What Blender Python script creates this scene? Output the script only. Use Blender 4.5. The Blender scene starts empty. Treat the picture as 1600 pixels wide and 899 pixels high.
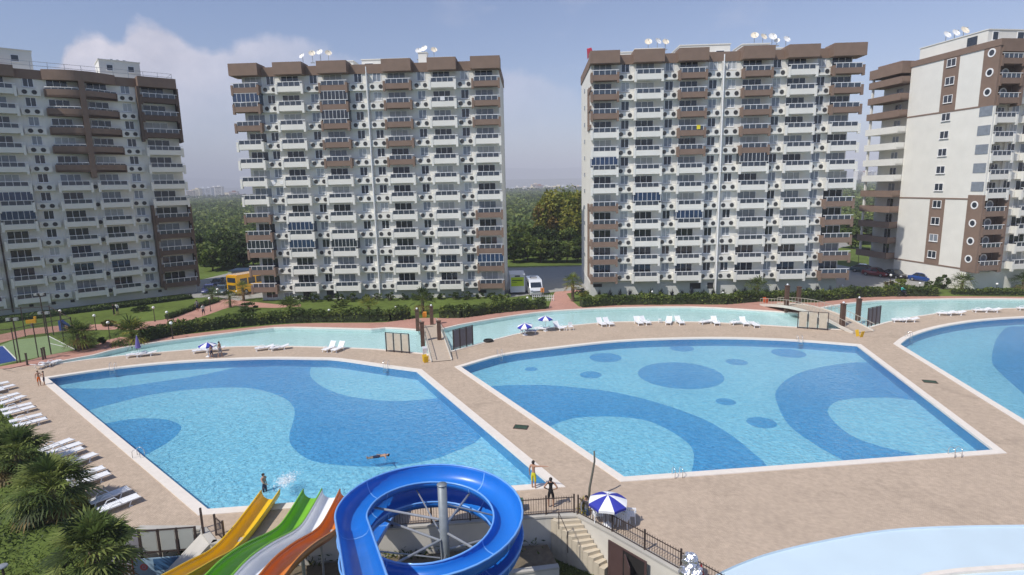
import bpy, bmesh, math, random
import numpy as np
from mathutils import Vector, Matrix, geometry
R_ = math.radians
random.seed(11); rng = np.random.default_rng(5)
S = bpy.context.scene; C = S.collection

# ---------------------------------------------------------------- camera
CAMH = 16.8; FPX = 905.0
_vp = (918.94 - 800, 5616.7 - 449.5)
_p = math.atan(FPX / math.hypot(*_vp)); _r = math.atan2(_vp[0], _vp[1])
FW = Vector((0, math.cos(_p), -math.sin(_p))); _U0 = Vector((0, math.sin(_p), math.cos(_p))); _R0 = Vector((1, 0, 0))
RT = _R0 * math.cos(_r) - _U0 * math.sin(_r); UP = _R0 * math.sin(_r) + _U0 * math.cos(_r)
cam = bpy.data.cameras.new('camera'); camo = bpy.data.objects.new('camera', cam); C.objects.link(camo)
cam.lens = FPX / 1600 * 36; cam.sensor_width = 36; cam.clip_end = 20000; cam.clip_start = .5
m = Matrix((RT, UP, -FW)).transposed().to_4x4(); m.translation = Vector((0, 0, CAMH)); camo.matrix_world = m
S.camera = camo
def ray(x, y): return FW * FPX + RT * (x - 800) - UP * (y - 449.5)
def G(x, y, z=0.0):
    "survey point: where the sight line of the photograph's pixel meets height z"
    v = ray(x, y); t = (z - CAMH) / v.z
    return Vector((v.x * t, v.y * t, z))

# ---------------------------------------------------------------- light
SUN_AZ, SUN_EL = 51.3, 52.0           # shadows run towards azimuth 51 from +Y
S.view_settings.view_transform = 'Standard'; S.view_settings.look = 'None'; S.view_settings.exposure = 0.12; S.view_settings.gamma = 1
w = bpy.data.worlds.new('World'); S.world = w; w.use_nodes = True
nt = w.node_tree; N = nt.nodes; L = nt.links
for n in list(N): N.remove(n)
out = N.new('ShaderNodeOutputWorld'); bg = N.new('ShaderNodeBackground'); bg.inputs['Strength'].default_value = .118
sky = N.new('ShaderNodeTexSky'); sky.sky_type = 'NISHITA'; sky.sun_disc = False
sky.sun_elevation = R_(SUN_EL); sky.sun_rotation = R_(180 + SUN_AZ)
sky.air_density = 1.0; sky.dust_density = .6; sky.ozone_density = 1.6; sky.altitude = 0
tc = N.new('ShaderNodeTexCoord'); sep = N.new('ShaderNodeSeparateXYZ'); L.new(tc.outputs['Generated'], sep.inputs[0])
def mth(op, a, b=None, c=None, clamp=False, T=None):
    TT = T or nt
    n = TT.nodes.new('ShaderNodeMath'); n.operation = op; n.use_clamp = clamp
    for i, v in enumerate((a, b, c)):
        if v is None: continue
        if isinstance(v, (int, float)): n.inputs[i].default_value = v
        else: TT.links.new(v, n.inputs[i])
    return n.outputs[0]
az = mth('ARCTAN2', sep.outputs[0], sep.outputs[1])
el = mth('ARCSINE', sep.outputs[2])
TOPS = [(-260, 70), (-60, 110), (55, 112), (88, 92), (104, 62), (140, 48), (182, 58), (204, 32), (234, 22), (272, 38), (294, 62), (345, 74),
        (380, 60), (430, 52), (500, 66), (545, 88), (640, 100), (780, 104), (850, 116), (905, 150), (1000, 250)]
def azel(x, y):
    v = ray(x, y).normalized(); return math.atan2(v.x, v.y), math.asin(v.z)
pts = [azel(*q) for q in TOPS]
A0, A1 = pts[0][0], pts[-1][0]
fc = N.new('ShaderNodeFloatCurve'); cv = fc.mapping.curves[0]
while len(cv.points) > 2: cv.points.remove(cv.points[1])
cv.points[0].location = (0, pts[0][1]); cv.points[1].location = (1, pts[-1][1])
for a, e in pts[1:-1]: cv.points.new((a - A0) / (A1 - A0), e)
fc.mapping.update()
L.new(mth('DIVIDE', mth('SUBTRACT', az, A0), A1 - A0, clamp=True), fc.inputs['Value'])
nz = N.new('ShaderNodeTexNoise'); nz.inputs['Scale'].default_value = 16; nz.inputs['Detail'].default_value = 7; nz.inputs['Roughness'].default_value = .6
L.new(tc.outputs['Generated'], nz.inputs['Vector'])
nz2 = N.new('ShaderNodeTexNoise'); nz2.inputs['Scale'].default_value = 5; nz2.inputs['Detail'].default_value = 6; nz2.inputs['Roughness'].default_value = .6
mp = N.new('ShaderNodeMapping'); mp.inputs['Scale'].default_value = (1, 1, 2.4); L.new(tc.outputs['Generated'], mp.inputs[0]); L.new(mp.outputs[0], nz2.inputs['Vector'])
edge = mth('ADD', mth('SUBTRACT', fc.outputs[0], el), mth('MULTIPLY', mth('SUBTRACT', nz.outputs[0], .5), .05))
m1 = mth('MULTIPLY', edge, 70, clamp=True)
fadeR = mth('MULTIPLY', mth('SUBTRACT', azel(960, 200)[0], az), 6, clamp=True)
thin = mth('MULTIPLY', mth('SUBTRACT', azel(470, 60)[0], az), 2.0, clamp=True)      # crisp at left, thin veil to the right
dens = mth('ADD', mth('MULTIPLY', thin, .95), .42)
dens = mth('MULTIPLY', dens, mth('ADD', .55, mth('MULTIPLY', nz2.outputs[0], .9)), clamp=True)
low = mth('ADD', mth('MULTIPLY', el, 4.0, clamp=True), .22, clamp=True)
mask = mth('MULTIPLY', mth('MULTIPLY', mth('MULTIPLY', m1, fadeR), dens), low, clamp=True)
wisp = mth('MULTIPLY', mth('SUBTRACT', nz2.outputs[0], .58), 1.0, clamp=True)
mask = mth('MAXIMUM', mask, wisp)
cc = N.new('ShaderNodeMix'); cc.data_type = 'RGBA'; cc.inputs[6].default_value = (5.6, 5.4, 6.2, 1); cc.inputs[7].default_value = (8.6, 8.1, 8.7, 1)
L.new(mth('MULTIPLY', mth('SUBTRACT', nz.outputs[0], .3), 2.4, clamp=True), cc.inputs[0])
tint = N.new('ShaderNodeMix'); tint.data_type = 'RGBA'; tint.blend_type = 'MULTIPLY'; tint.inputs[0].default_value = 1; tint.inputs[7].default_value = (.98, .96, 1.08, 1)
L.new(sky.outputs[0], tint.inputs[6])
mx = N.new('ShaderNodeMix'); mx.data_type = 'RGBA'; L.new(mask, mx.inputs[0]); L.new(tint.outputs[2], mx.inputs[6]); L.new(cc.outputs[2], mx.inputs[7])
L.new(mx.outputs[2], bg.inputs[0]); L.new(bg.outputs[0], out.inputs[0])
sl = bpy.data.lights.new('sun', 'SUN'); sl.energy = 4.2; sl.angle = R_(.6); sl.color = (1, .95, .87)
so = bpy.data.objects.new('sun', sl); C.objects.link(so)
ld = Vector((math.sin(R_(SUN_AZ)) * math.cos(R_(SUN_EL)), math.cos(R_(SUN_AZ)) * math.cos(R_(SUN_EL)), -math.sin(R_(SUN_EL))))
so.rotation_euler = ld.to_track_quat('-Z', 'Y').to_euler(); so.location = (-60, -40, 120)

# ---------------------------------------------------------------- materials
MATS = {}
def M(name, col, rough=.6, metal=0, var=.08, scale=2.0, bump=0, bscale=30, spec=.4, coat=0, var2=0, scale2=.2):
    if name in MATS: return MATS[name]
    m = bpy.data.materials.new(name); MATS[name] = m; m.use_nodes = True
    T = m.node_tree; b = T.nodes['Principled BSDF']
    b.inputs['Roughness'].default_value = rough; b.inputs['Metallic'].default_value = metal
    b.inputs['Specular IOR Level'].default_value = spec; b.inputs['Coat Weight'].default_value = coat
    co = T.nodes.new('ShaderNodeTexCoord'); geo = T.nodes.new('ShaderNodeNewGeometry')
    n = T.nodes.new('ShaderNodeTexNoise'); n.inputs['Scale'].default_value = scale; n.inputs['Detail'].default_value = 5
    T.links.new(geo.outputs['Position'], n.inputs['Vector'])
    x = T.nodes.new('ShaderNodeMix'); x.data_type = 'RGBA'
    x.inputs[6].default_value = tuple(c * (1 - var * 1.6) for c in col) + (1,); x.inputs[7].default_value = tuple(min(1, c * (1 + var * 1.6)) for c in col) + (1,)
    fac = n.outputs[0]
    if var2:
        n2 = T.nodes.new('ShaderNodeTexNoise'); n2.inputs['Scale'].default_value = scale2; n2.inputs['Detail'].default_value = 4
        T.links.new(geo.outputs['Position'], n2.inputs['Vector'])
        fac = mth('ADD', n.outputs[0], mth('MULTIPLY', mth('SUBTRACT', n2.outputs[0], .5, T=T), var2, T=T), T=T, clamp=True)
    T.links.new(fac, x.inputs[0]); T.links.new(x.outputs[2], b.inputs['Base Color'])
    if bump:
        nb = T.nodes.new('ShaderNodeTexNoise'); nb.inputs['Scale'].default_value = bscale; nb.inputs['Detail'].default_value = 4
        T.links.new(geo.outputs['Position'], nb.inputs['Vector'])
        bp = T.nodes.new('ShaderNodeBump'); bp.inputs['Strength'].default_value = bump; bp.inputs['Distance'].default_value = .05
        T.links.new(nb.outputs[0], bp.inputs['Height']); T.links.new(bp.outputs[0], b.inputs['Normal'])
    return m
def leafM(name, col, tr=.35, rough=.55):
    if name in MATS: return MATS[name]
    m = bpy.data.materials.new(name); MATS[name] = m; m.use_nodes = True; T = m.node_tree
    b = T.nodes['Principled BSDF']; b.inputs['Roughness'].default_value = rough; b.inputs['Specular IOR Level'].default_value = .25
    geo = T.nodes.new('ShaderNodeNewGeometry')
    x = T.nodes.new('ShaderNodeMix'); x.data_type = 'RGBA'
    x.inputs[6].default_value = tuple(c * .62 for c in col) + (1,); x.inputs[7].default_value = tuple(c * 1.4 for c in col) + (1,)
    T.links.new(geo.outputs['Random Per Island'], x.inputs[0]); T.links.new(x.outputs[2], b.inputs['Base Color'])
    t = T.nodes.new('ShaderNodeBsdfTranslucent'); T.links.new(x.outputs[2], t.inputs[0])
    ms = T.nodes.new('ShaderNodeMixShader'); ms.inputs[0].default_value = tr
    T.links.new(b.outputs[0], ms.inputs[1]); T.links.new(t.outputs[0], ms.inputs[2]); T.links.new(ms.outputs[0], T.nodes['Material Output'].inputs[0])
    return m
def waterM(name, tint, wave=.25, wscale=2.2, refl=1.0, rough=.04):
    m = bpy.data.materials.new(name); MATS[name] = m; m.use_nodes = True; T = m.node_tree
    for n in list(T.nodes):
        if n.type == 'BSDF_PRINCIPLED': T.nodes.remove(n)
    tr = T.nodes.new('ShaderNodeBsdfTransparent'); tr.inputs[0].default_value = tint + (1,)
    gl = T.nodes.new('ShaderNodeBsdfGlossy'); gl.inputs['Roughness'].default_value = rough
    fr = T.nodes.new('ShaderNodeFresnel'); fr.inputs['IOR'].default_value = 1.33
    geo = T.nodes.new('ShaderNodeNewGeometry')
    bp = T.nodes.new('ShaderNodeBump'); bp.inputs['Strength'].default_value = wave; bp.inputs['Distance'].default_value = .12
    n1 = T.nodes.new('ShaderNodeTexNoise'); n1.inputs['Scale'].default_value = wscale; n1.inputs['Detail'].default_value = 4; n1.inputs['Roughness'].default_value = .65; n1.inputs['Distortion'].default_value = .6
    T.links.new(geo.outputs['Position'], n1.inputs['Vector'])
    T.links.new(n1.outputs[0], bp.inputs['Height']); T.links.new(bp.outputs[0], fr.inputs['Normal']); T.links.new(bp.outputs[0], gl.inputs['Normal'])
    ms = T.nodes.new('ShaderNodeMixShader')
    T.links.new(mth('MULTIPLY', fr.outputs[0], refl, T=T, clamp=True), ms.inputs[0]); T.links.new(tr.outputs[0], ms.inputs[1]); T.links.new(gl.outputs[0], ms.inputs[2])
    T.links.new(ms.outputs[0], T.nodes['Material Output'].inputs[0])
    return m
def tileM(name, c1, c2, cell=.25):
    "pool mosaic: tiles of different blues; a wide colour spread paints in caustic mottling"
    m = bpy.data.materials.new(name); MATS[name] = m; m.use_nodes = True; T = m.node_tree; b = T.nodes['Principled BSDF']; b.inputs['Roughness'].default_value = .35
    geo = T.nodes.new('ShaderNodeNewGeometry')
    v = T.nodes.new('ShaderNodeTexVoronoi'); v.inputs['Scale'].default_value = 1 / cell; v.inputs['Randomness'].default_value = .6
    T.links.new(geo.outputs['Position'], v.inputs['Vector'])
    n = T.nodes.new('ShaderNodeTexNoise'); n.inputs['Scale'].default_value = .35; n.inputs['Detail'].default_value = 5; T.links.new(geo.outputs['Position'], n.inputs['Vector'])
    s = T.nodes.new('ShaderNodeSeparateColor'); T.links.new(v.outputs['Color'], s.inputs[0])
    f = mth('ADD', mth('MULTIPLY', s.outputs[0], .6, T=T), mth('MULTIPLY', n.outputs[0], .5, T=T), T=T, clamp=True)
    x = T.nodes.new('ShaderNodeMix'); x.data_type = 'RGBA'; x.inputs[6].default_value = c1 + (1,); x.inputs[7].default_value = c2 + (1,)
    T.links.new(f, x.inputs[0]); T.links.new(x.outputs[2], b.inputs['Base Color'])
    return m
def paverM(name, c1, c2, mortar, sc=3.2, wet=None):
    m = bpy.data.materials.new(name); MATS[name] = m; m.use_nodes = True; T = m.node_tree; b = T.nodes['Principled BSDF']; b.inputs['Roughness'].default_value = .8
    b.inputs['Specular IOR Level'].default_value = .25
    geo = T.nodes.new('ShaderNodeNewGeometry')
    mp = T.nodes.new('ShaderNodeMapping'); mp.inputs['Rotation'].default_value = (0, 0, R_(38)); T.links.new(geo.outputs['Position'], mp.inputs[0])
    br = T.nodes.new('ShaderNodeTexBrick'); br.inputs['Scale'].default_value = sc; br.inputs['Color1'].default_value = c1 + (1,); br.inputs['Color2'].default_value = c2 + (1,)
    br.inputs['Mortar'].default_value = mortar + (1,); br.inputs['Mortar Size'].default_value = .02; br.inputs['Mortar Smooth'].default_value = .4
    T.links.new(mp.outputs[0], br.inputs['Vector'])
    n = T.nodes.new('ShaderNodeTexNoise'); n.inputs['Scale'].default_value = .32; n.inputs['Detail'].default_value = 8; n.inputs['Roughness'].default_value = .65; T.links.new(geo.outputs['Position'], n.inputs['Vector'])
    n2 = T.nodes.new('ShaderNodeTexNoise'); n2.inputs['Scale'].default_value = 2.6; n2.inputs['Detail'].default_value = 6; T.links.new(geo.outputs['Position'], n2.inputs['Vector'])
    f = mth('ADD', mth('MULTIPLY', n.outputs[0], .55, T=T), mth('MULTIPLY', n2.outputs[0], .6, T=T), T=T)
    x = T.nodes.new('ShaderNodeMix'); x.data_type = 'RGBA'; x.blend_type = 'MULTIPLY'; x.inputs[0].default_value = 1
    r = T.nodes.new('ShaderNodeMapRange'); r.inputs['From Min'].default_value = .3; r.inputs['From Max'].default_value = .85; r.inputs['To Min'].default_value = .78; r.inputs['To Max'].default_value = 1.14
    T.links.new(f, r.inputs[0]); T.links.new(br.outputs[0], x.inputs[6]); T.links.new(r.outputs[0], x.inputs[7]); 
    n3 = T.nodes.new('ShaderNodeTexNoise'); n3.inputs['Scale'].default_value = .16; n3.inputs['Detail'].default_value = 9; n3.inputs['Roughness'].default_value = .7; n3.inputs['Distortion'].default_value = .8; T.links.new(geo.outputs['Position'], n3.inputs['Vector'])
    st_ = T.nodes.new('ShaderNodeMapRange'); st_.inputs['From Min'].default_value = .56; st_.inputs['From Max'].default_value = .66; st_.inputs['To Min'].default_value = 1.0; st_.inputs['To Max'].default_value = .84; T.links.new(n3.outputs[0], st_.inputs[0])
    x2 = T.nodes.new('ShaderNodeMix'); x2.data_type = 'RGBA'; x2.blend_type = 'MULTIPLY'; x2.inputs[0].default_value = 1; T.links.new(x.outputs[2], x2.inputs[6]); T.links.new(st_.outputs[0], x2.inputs[7])
    T.links.new(x2.outputs[2], b.inputs['Base Color'])
    return m
white = M('white_render', (.735, .72, .665), .75, var=.05, scale=.6, var2=.6, scale2=.15)
brown = M('brown_render', (.215, .148, .112), .75, var=.12, scale=1.0)
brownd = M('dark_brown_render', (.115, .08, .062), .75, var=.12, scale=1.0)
plinthM = M('grey_plinth_render', (.58, .58, .56), .8, var=.07, scale=.5)
whmetal = M('white_metal', (.82, .82, .82), .35, var=.02)
plastic = M('white_plastic', (.84, .85, .87), .4, var=.03)
glassD = M('dark_glass', (.022, .030, .044), .08, spec=.8, var=.3, scale=1.5)
glassC = M('curtained_glass', (.22, .25, .29), .15, spec=.6, var=.2, scale=2.5)
glassL = M('pale_curtained_glass', (.42, .44, .45), .2, spec=.5, var=.15, scale=2.5)
glassB = M('blue_tinted_glass', (.02, .045, .10), .08, spec=.9, var=.3)
railglass = M('smoked_railing_glass', (.045, .058, .08), .12, spec=.8, var=.25, scale=3)
grille = M('fan_grille_dark', (.03, .03, .032), .5, var=.2)
steel = M('galvanised_steel', (.42, .44, .46), .4, .6, var=.15, scale=4)
darkmetal = M('dark_brown_metal', (.075, .055, .05), .5, .3, var=.1)
asphalt = M('asphalt', (.055, .058, .065), .85, var=.15, scale=1.5, var2=.6, scale2=.2)
conc = M('concrete', (.46, .44, .40), .85, var=.1, scale=1.2, bump=.2, var2=.6, scale2=.3)
concl = M('pale_concrete', (.62, .59, .53), .8, var=.08, scale=1.2, var2=.5, scale2=.4)
copingM = M('coping_stone', (.74, .68, .61), .6, var=.07, scale=2.5)
grassM = M('lawn_grass', (.105, .145, .034), .95, var=.3, scale=1.2, bump=.5, bscale=12, spec=.1, var2=1.2, scale2=.12)
grass2M = M('rough_grass', (.07, .085, .025), .95, var=.35, scale=2.5, bump=.6, bscale=14, spec=.1, var2=1.3, scale2=.35)
woodM = M('brown_timber', (.10, .055, .038), .7, var=.25, scale=3)
deckM = paverM('tan_pavers', (.53, .42, .32), (.46, .365, .28), (.37, .295, .23), 3.0)
pinkM = paverM('terracotta_pavers', (.50, .27, .21), (.46, .25, .195), (.38, .22, .18), 4.0)
soilM = M('field_soil', (.07, .085, .03), .95, var=.35, scale=.05, var2=1.0, scale2=.01)

# ---------------------------------------------------------------- mesh helpers
class MB:
    def __init__(s): s.v = []; s.f = []; s.m = []
    def add(s, vs, fs, mi=0):
        o = len(s.v); s.v += [tuple(v) for v in vs]
        for f in fs: s.f.append(tuple(i + o for i in f)); s.m.append(mi)
        return s
    def box(s, x0, x1, y0, y1, z0, z1, mi=0, rot=None, at=None):
        vs = [Vector((x, y, z)) for z in (z0, z1) for y in (y0, y1) for x in (x0, x1)]
        if rot is not None: vs = [rot @ v for v in vs]
        if at is not None: vs = [v + Vector(at) for v in vs]
        return s.add(vs, [(0, 2, 3, 1), (4, 5, 7, 6), (0, 1, 5, 4), (2, 6, 7, 3), (0, 4, 6, 2), (1, 3, 7, 5)], mi)
    def beam(s, a, b, w, h, mi=0):
        a = Vector(a); b = Vector(b); d = b - a; Ln = d.length; q = d.to_track_quat('X', 'Z')
        return s.box(0, Ln, -w / 2, w / 2, -h / 2, h / 2, mi, q.to_matrix(), a)
    def tube(s, pts, r, n=8, mi=0, cap=True):
        pts = [Vector(p) for p in pts]; rs = r if isinstance(r, (list, tuple)) else [r] * len(pts)
        rings = []; o = len(s.v); up = None
        for i, p in enumerate(pts):
            d = (pts[min(i + 1, len(pts) - 1)] - pts[max(i - 1, 0)]).normalized()
            if up is None: up = Vector((0, 0, 1)) if abs(d.z) < .95 else Vector((1, 0, 0))
            a = d.cross(up).normalized(); b = a.cross(d).normalized(); up = b
            rings.append([p + (a * math.cos(2 * math.pi * k / n) + b * math.sin(2 * math.pi * k / n)) * rs[i] for k in range(n)])
        vs = [v for rg in rings for v in rg]; fs = []
        for i in range(len(pts) - 1):
            for k in range(n):
                k2 = (k + 1) % n; fs.append((i * n + k, i * n + k2, (i + 1) * n + k2, (i + 1) * n + k))
        if cap: fs.append(tuple(range(n))[::-1]); fs.append(tuple((len(pts) - 1) * n + k for k in range(n)))
        return s.add(vs, fs, mi)
    def prism(s, poly, z0, z1, mi=0):
        n = len(poly); a = sum(poly[i][0] * poly[(i + 1) % n][1] - poly[(i + 1) % n][0] * poly[i][1] for i in range(n))
        if a < 0: poly = list(poly)[::-1]
        vs = [(p[0], p[1], z0) for p in poly] + [(p[0], p[1], z1) for p in poly]
        fs = [tuple(range(n))[::-1], tuple(range(n, 2 * n))] + [(i, (i + 1) % n, (i + 1) % n + n, i + n) for i in range(n)]
        return s.add(vs, fs, mi)
    def lathe(s, prof, n=16, at=(0, 0, 0), mi=0, sx=1, sy=1):
        vs = []; fs = []
        for r, z in prof:
            for k in range(n): t = 2 * math.pi * k / n; vs.append((at[0] + r * sx * math.cos(t), at[1] + r * sy * math.sin(t), at[2] + z))
        for i in range(len(prof) - 1):
            for k in range(n): k2 = (k + 1) % n; fs.append((i * n + k, i * n + k2, (i + 1) * n + k2, (i + 1) * n + k))
        fs.append(tuple(range(n))[::-1]); fs.append(tuple((len(prof) - 1) * n + k for k in range(n)))
        return s.add(vs, fs, mi)
    def ball(s, c, r, n=12, mi=0, sz=1):
        pr = [(max(.001, math.sin(math.pi * i / 8)) * r, -math.cos(math.pi * i / 8) * r * sz) for i in range(9)]
        return s.lathe(pr, n, c, mi)
    def disc(s, c, r, axis='y', n=20, th=.03, mi=0, r_in=0):
        c = Vector(c); vs = []; fs = []
        def P(a, rr, d):
            return c + (Vector((math.cos(a) * rr, d, math.sin(a) * rr)) if axis == 'y' else Vector((d, math.cos(a) * rr, math.sin(a) * rr)))
        for k in range(n):
            a = 2 * math.pi * k / n; vs += [P(a, r, 0), P(a, r, -th), P(a, max(r_in, .001), -th), P(a, max(r_in, .001), 0)]
        for k in range(n):
            i = k * 4; j = ((k + 1) % n) * 4
            for q in range(3 if r_in else 2): fs.append((i + q, j + q, j + q + 1, i + q + 1))
        return s.add(vs, fs, mi)
    def build(s, name, mats, parent=None, smooth=False, bevel=0):
        me = bpy.data.meshes.new(name); me.from_pydata(s.v, [], s.f)
        for x in (mats if isinstance(mats, (list, tuple)) else [mats]): me.materials.append(x)
        me.polygons.foreach_set('material_index', s.m)
        if smooth: me.polygons.foreach_set('use_smooth', [True] * len(s.f))
        me.update()
        return inst(name, me, parent)
def inst(name, me, parent=None, loc=None, rz=None):
    o = bpy.data.objects.new(name, me); C.objects.link(o)
    if parent: o.parent = parent
    if loc is not None: o.location = loc
    if rz is not None: o.rotation_euler = (0, 0, rz)
    return o
def tag(o, label=None, cat=None, group=None, kind=None):
    if label: o['label'] = label
    if cat: o['category'] = cat
    if group: o['group'] = group
    if kind: o['kind'] = kind
    return o
def thing(name, label, cat, loc=(0, 0, 0), rz=0, group=None):
    o = bpy.data.objects.new(name, None); C.objects.link(o); o.empty_display_size = .2
    o.location = loc; o.rotation_euler = (0, 0, rz); return tag(o, label, cat, group)
def dup(root, loc, rz, label=None, scale=None):
    r = root.copy(); C.objects.link(r); r.location = loc; r.rotation_euler = (0, 0, rz)
    if scale: r.scale = scale
    if label: r['label'] = label
    for ch in list(root.children):
        c = ch.copy(); C.objects.link(c); c.parent = r
        for g in ch.children:
            d = g.copy(); C.objects.link(d); d.parent = c
    return r
def sheet(name, loops, z, mat, flip=False):
    "flat sheet: outer loop and hole loops, all at height z"
    L3 = [[Vector((p[0], p[1], 0)) for p in lp] for lp in loops]
    tri = geometry.tessellate_polygon(L3); vs = [(p.x, p.y, z) for lp in L3 for p in lp]
    fs = []
    for t in tri:
        a, b, c = [Vector(vs[i]) for i in t]
        fs.append(tuple(t) if (b - a).cross(c - a).z > 0 else tuple(t)[::-1])
    me = bpy.data.meshes.new(name); me.from_pydata(vs, [], fs); me.materials.append(mat); me.update()
    return me
def struct(name, me, label=None):
    o = inst(name, me); o['kind'] = 'structure'; return o
def smooth_line(P, k=4, closed=False):
    "Catmull-Rom through 2D points"
    P = [Vector((p[0], p[1])) for p in P]; n = len(P); o = []
    rngi = range(n if closed else n - 1)
    for i in rngi:
        a, b, c, d = (P[(i - 1) % n] if closed or i > 0 else P[0]), P[i], P[(i + 1) % n], (P[(i + 2) % n] if closed or i + 2 < n else P[-1])
        for j in range(k):
            t = j / k; o.append(.5 * ((2 * b) + (c - a) * t + (2 * a - 5 * b + 4 * c - d) * t * t + (3 * b - 3 * c + d - a) * t ** 3))
    if not closed: o.append(P[-1])
    return o
def offset(poly, d):
    "offset closed polygon outward by d"
    n = len(poly); P = [Vector((p[0], p[1])) for p in poly]
    a = sum(P[i].x * P[(i + 1) % n].y - P[(i + 1) % n].x * P[i].y for i in range(n)); sg = 1 if a > 0 else -1
    o = []
    for i in range(n):
        e1 = (P[i] - P[i - 1]).normalized(); e2 = (P[(i + 1) % n] - P[i]).normalized()
        n1 = Vector((e1.y, -e1.x)) * sg; n2 = Vector((e2.y, -e2.x)) * sg; b = n1 + n2
        if b.length < 1e-6: o.append(P[i] + n1 * d); continue
        b.normalize(); o.append(P[i] + b * (d / max(.35, b.dot(n1))))
    return o
def line(*px, z=0): return [G(x, y, z).to_2d() for x, y in px]
def curve_px(*px, k=4, z=0): return smooth_line(line(*px, z=z), k)
def fast_mesh(name, V, F, mi, mats):
    me = bpy.data.meshes.new(name); nf, kk = F.shape
    me.vertices.add(len(V)); me.vertices.foreach_set('co', V.astype(np.float32).ravel())
    me.loops.add(nf * kk); me.loops.foreach_set('vertex_index', F.astype(np.int32).ravel())
    me.polygons.add(nf); me.polygons.foreach_set('loop_start', np.arange(0, nf * kk, kk, dtype=np.int32)); me.polygons.foreach_set('loop_total', np.full(nf, kk, dtype=np.int32))
    for x in mats: me.materials.append(x)
    me.polygons.foreach_set('material_index', mi.astype(np.int32)); me.update(calc_edges=True); me.validate()
    return me
def leaves(cent, size, mi, mats, name, up=0.0, aspect=.55):
    "one diamond-shaped leaf face per centre, random direction"
    n = len(cent); a = rng.normal(size=(n, 3)); a[:, 2] *= .7; a[:, 2] += up; a /= np.linalg.norm(a, axis=1)[:, None]
    b = np.cross(a, rng.normal(size=(n, 3))); b /= np.linalg.norm(b, axis=1)[:, None]
    s = (size * rng.uniform(.6, 1.4, n))[:, None]
    V = np.stack([cent - a * s, cent + b * s * aspect, cent + a * s, cent - b * s * aspect], 1).reshape(-1, 3)
    return fast_mesh(name, V, np.arange(n * 4).reshape(n, 4), mi, mats)
def crown_pts(n, rx, ry, rz, clumps, spread=.28, shell=.55):
    d = rng.normal(size=(clumps, 3)); d /= np.linalg.norm(d, axis=1)[:, None]
    rr = rng.uniform(shell, 1, clumps)[:, None] ** .7; cc = d * rr * (1 - spread * .6)
    k = rng.integers(0, clumps, n); g = rng.normal(size=(n, 3)); g /= np.linalg.norm(g, axis=1)[:, None]
    sp = rng.uniform(.6, 1.25, clumps)[k][:, None] * spread
    P = (cc[k] + g * sp * (rng.uniform(0, 1, n)[:, None] ** .4)) * np.array([rx, ry, rz])
    return P, k

# ---------------------------------------------------------------- ground, pools, river
walk_l = curve_px((-60, 583), (27, 568), (80, 554), (151, 543), (220, 533.5), (280, 524), (364.6, 514.6), (428, 508), (491, 505), (580, 504.5), (610, 503), (644, 498), (678, 497), (721, 497), (771, 490), (860, 481), (902, 479.7),
                 (967.5, 477), (1080, 476), (1135, 476), (1191, 470), (1232, 472), (1276, 473), (1304, 468.4), (1360, 464), (1397, 463), (1472, 463), (1600, 464), (1720, 466), k=2)
near_r = [(7.0, 22.7), (9.0, 20.3), (12.0, 16.5)]
near_l = [(4.52, 25.68), (3.06, 27.3), (1.45, 27.3), (-6.4, 26.55), (-14.9, 25.6), (-16.1, 26.85), (-19.4, 27.0)]
left_b = line((152, 793), (36, 672), (0, 626), (-60, 600))
deck_outer = walk_l + [(112, 70), (90, 30), (70, 16.5)] + near_r[::-1] + near_l + left_b
far_bank = line((80, 568.5), (95, 565)) + curve_px((148, 555), (201, 542), (300, 528), (364.6, 520), (428, 512.5), (491, 512.5), (580, 514.6), (602, 512.5), (651, 515.6), (672, 518), (691, 514.6), (718.6, 508), (771, 498.7), (836, 489), (892.5, 484.4),
                     (967.5, 481), (1080, 480), (1154, 483.4), (1240, 489), (1262, 490), (1283, 481.6), (1322, 475), (1360, 471), (1397, 469), (1510, 467), (1600, 467.5), (1690, 470), k=2)
near_bank = curve_px((86.7, 569.5), (137, 562), (201, 555), (280, 548), (343.5, 543), (407, 541), (491, 542), (576, 545), (602, 547), (661.5, 552.6), (680, 555), (695, 551.6), (742, 539), (803, 523), (860, 512.5), (911, 507), (967.5, 503), (1080, 503),
                     (1154, 506), (1247.5, 511.6), (1311, 515), (1340, 516), (1368, 508.6), (1397, 501), (1472, 488.7), (1548, 483), (1600, 482), (1690, 484), k=2)
river = far_bank + near_bank[::-1]
poolA = curve_px((74, 591.5), (169, 577.5), (279, 566.5), (404, 561), (491, 561.5), (529, 563), (602, 573.5), (651, 580)) + line((859, 756), (324, 797))
poolB = curve_px((720, 574), (788, 555), (868.7, 544.3), (970, 533.5), (1071, 529.6), (1154, 529.4), (1247.5, 533), (1339, 540)) + line((1553, 704), (975, 746.5))
poolC = curve_px((1406, 538.7), (1421, 527.7), (1450, 516.7), (1487, 508), (1536, 501), (1600, 496.6), (1660, 495), (1760, 502)) + line((1960, 640), (1700, 718))
kids = curve_px((1090, 915), (1116, 899), (1155, 880.5), (1208, 862), (1291, 843), (1382, 828), (1476, 822), (1600, 820)) + [(29, 25.6), (33, 24.3), (35, 21.5), (32, 18.5), (24, 17.3), (14, 18), (8.6, 21.2)]
holes = [poolA, poolB, poolC, river, kids]
struct('pool_deck', sheet('pool_deck', [deck_outer] + holes, 0.0, deckM))
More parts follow.
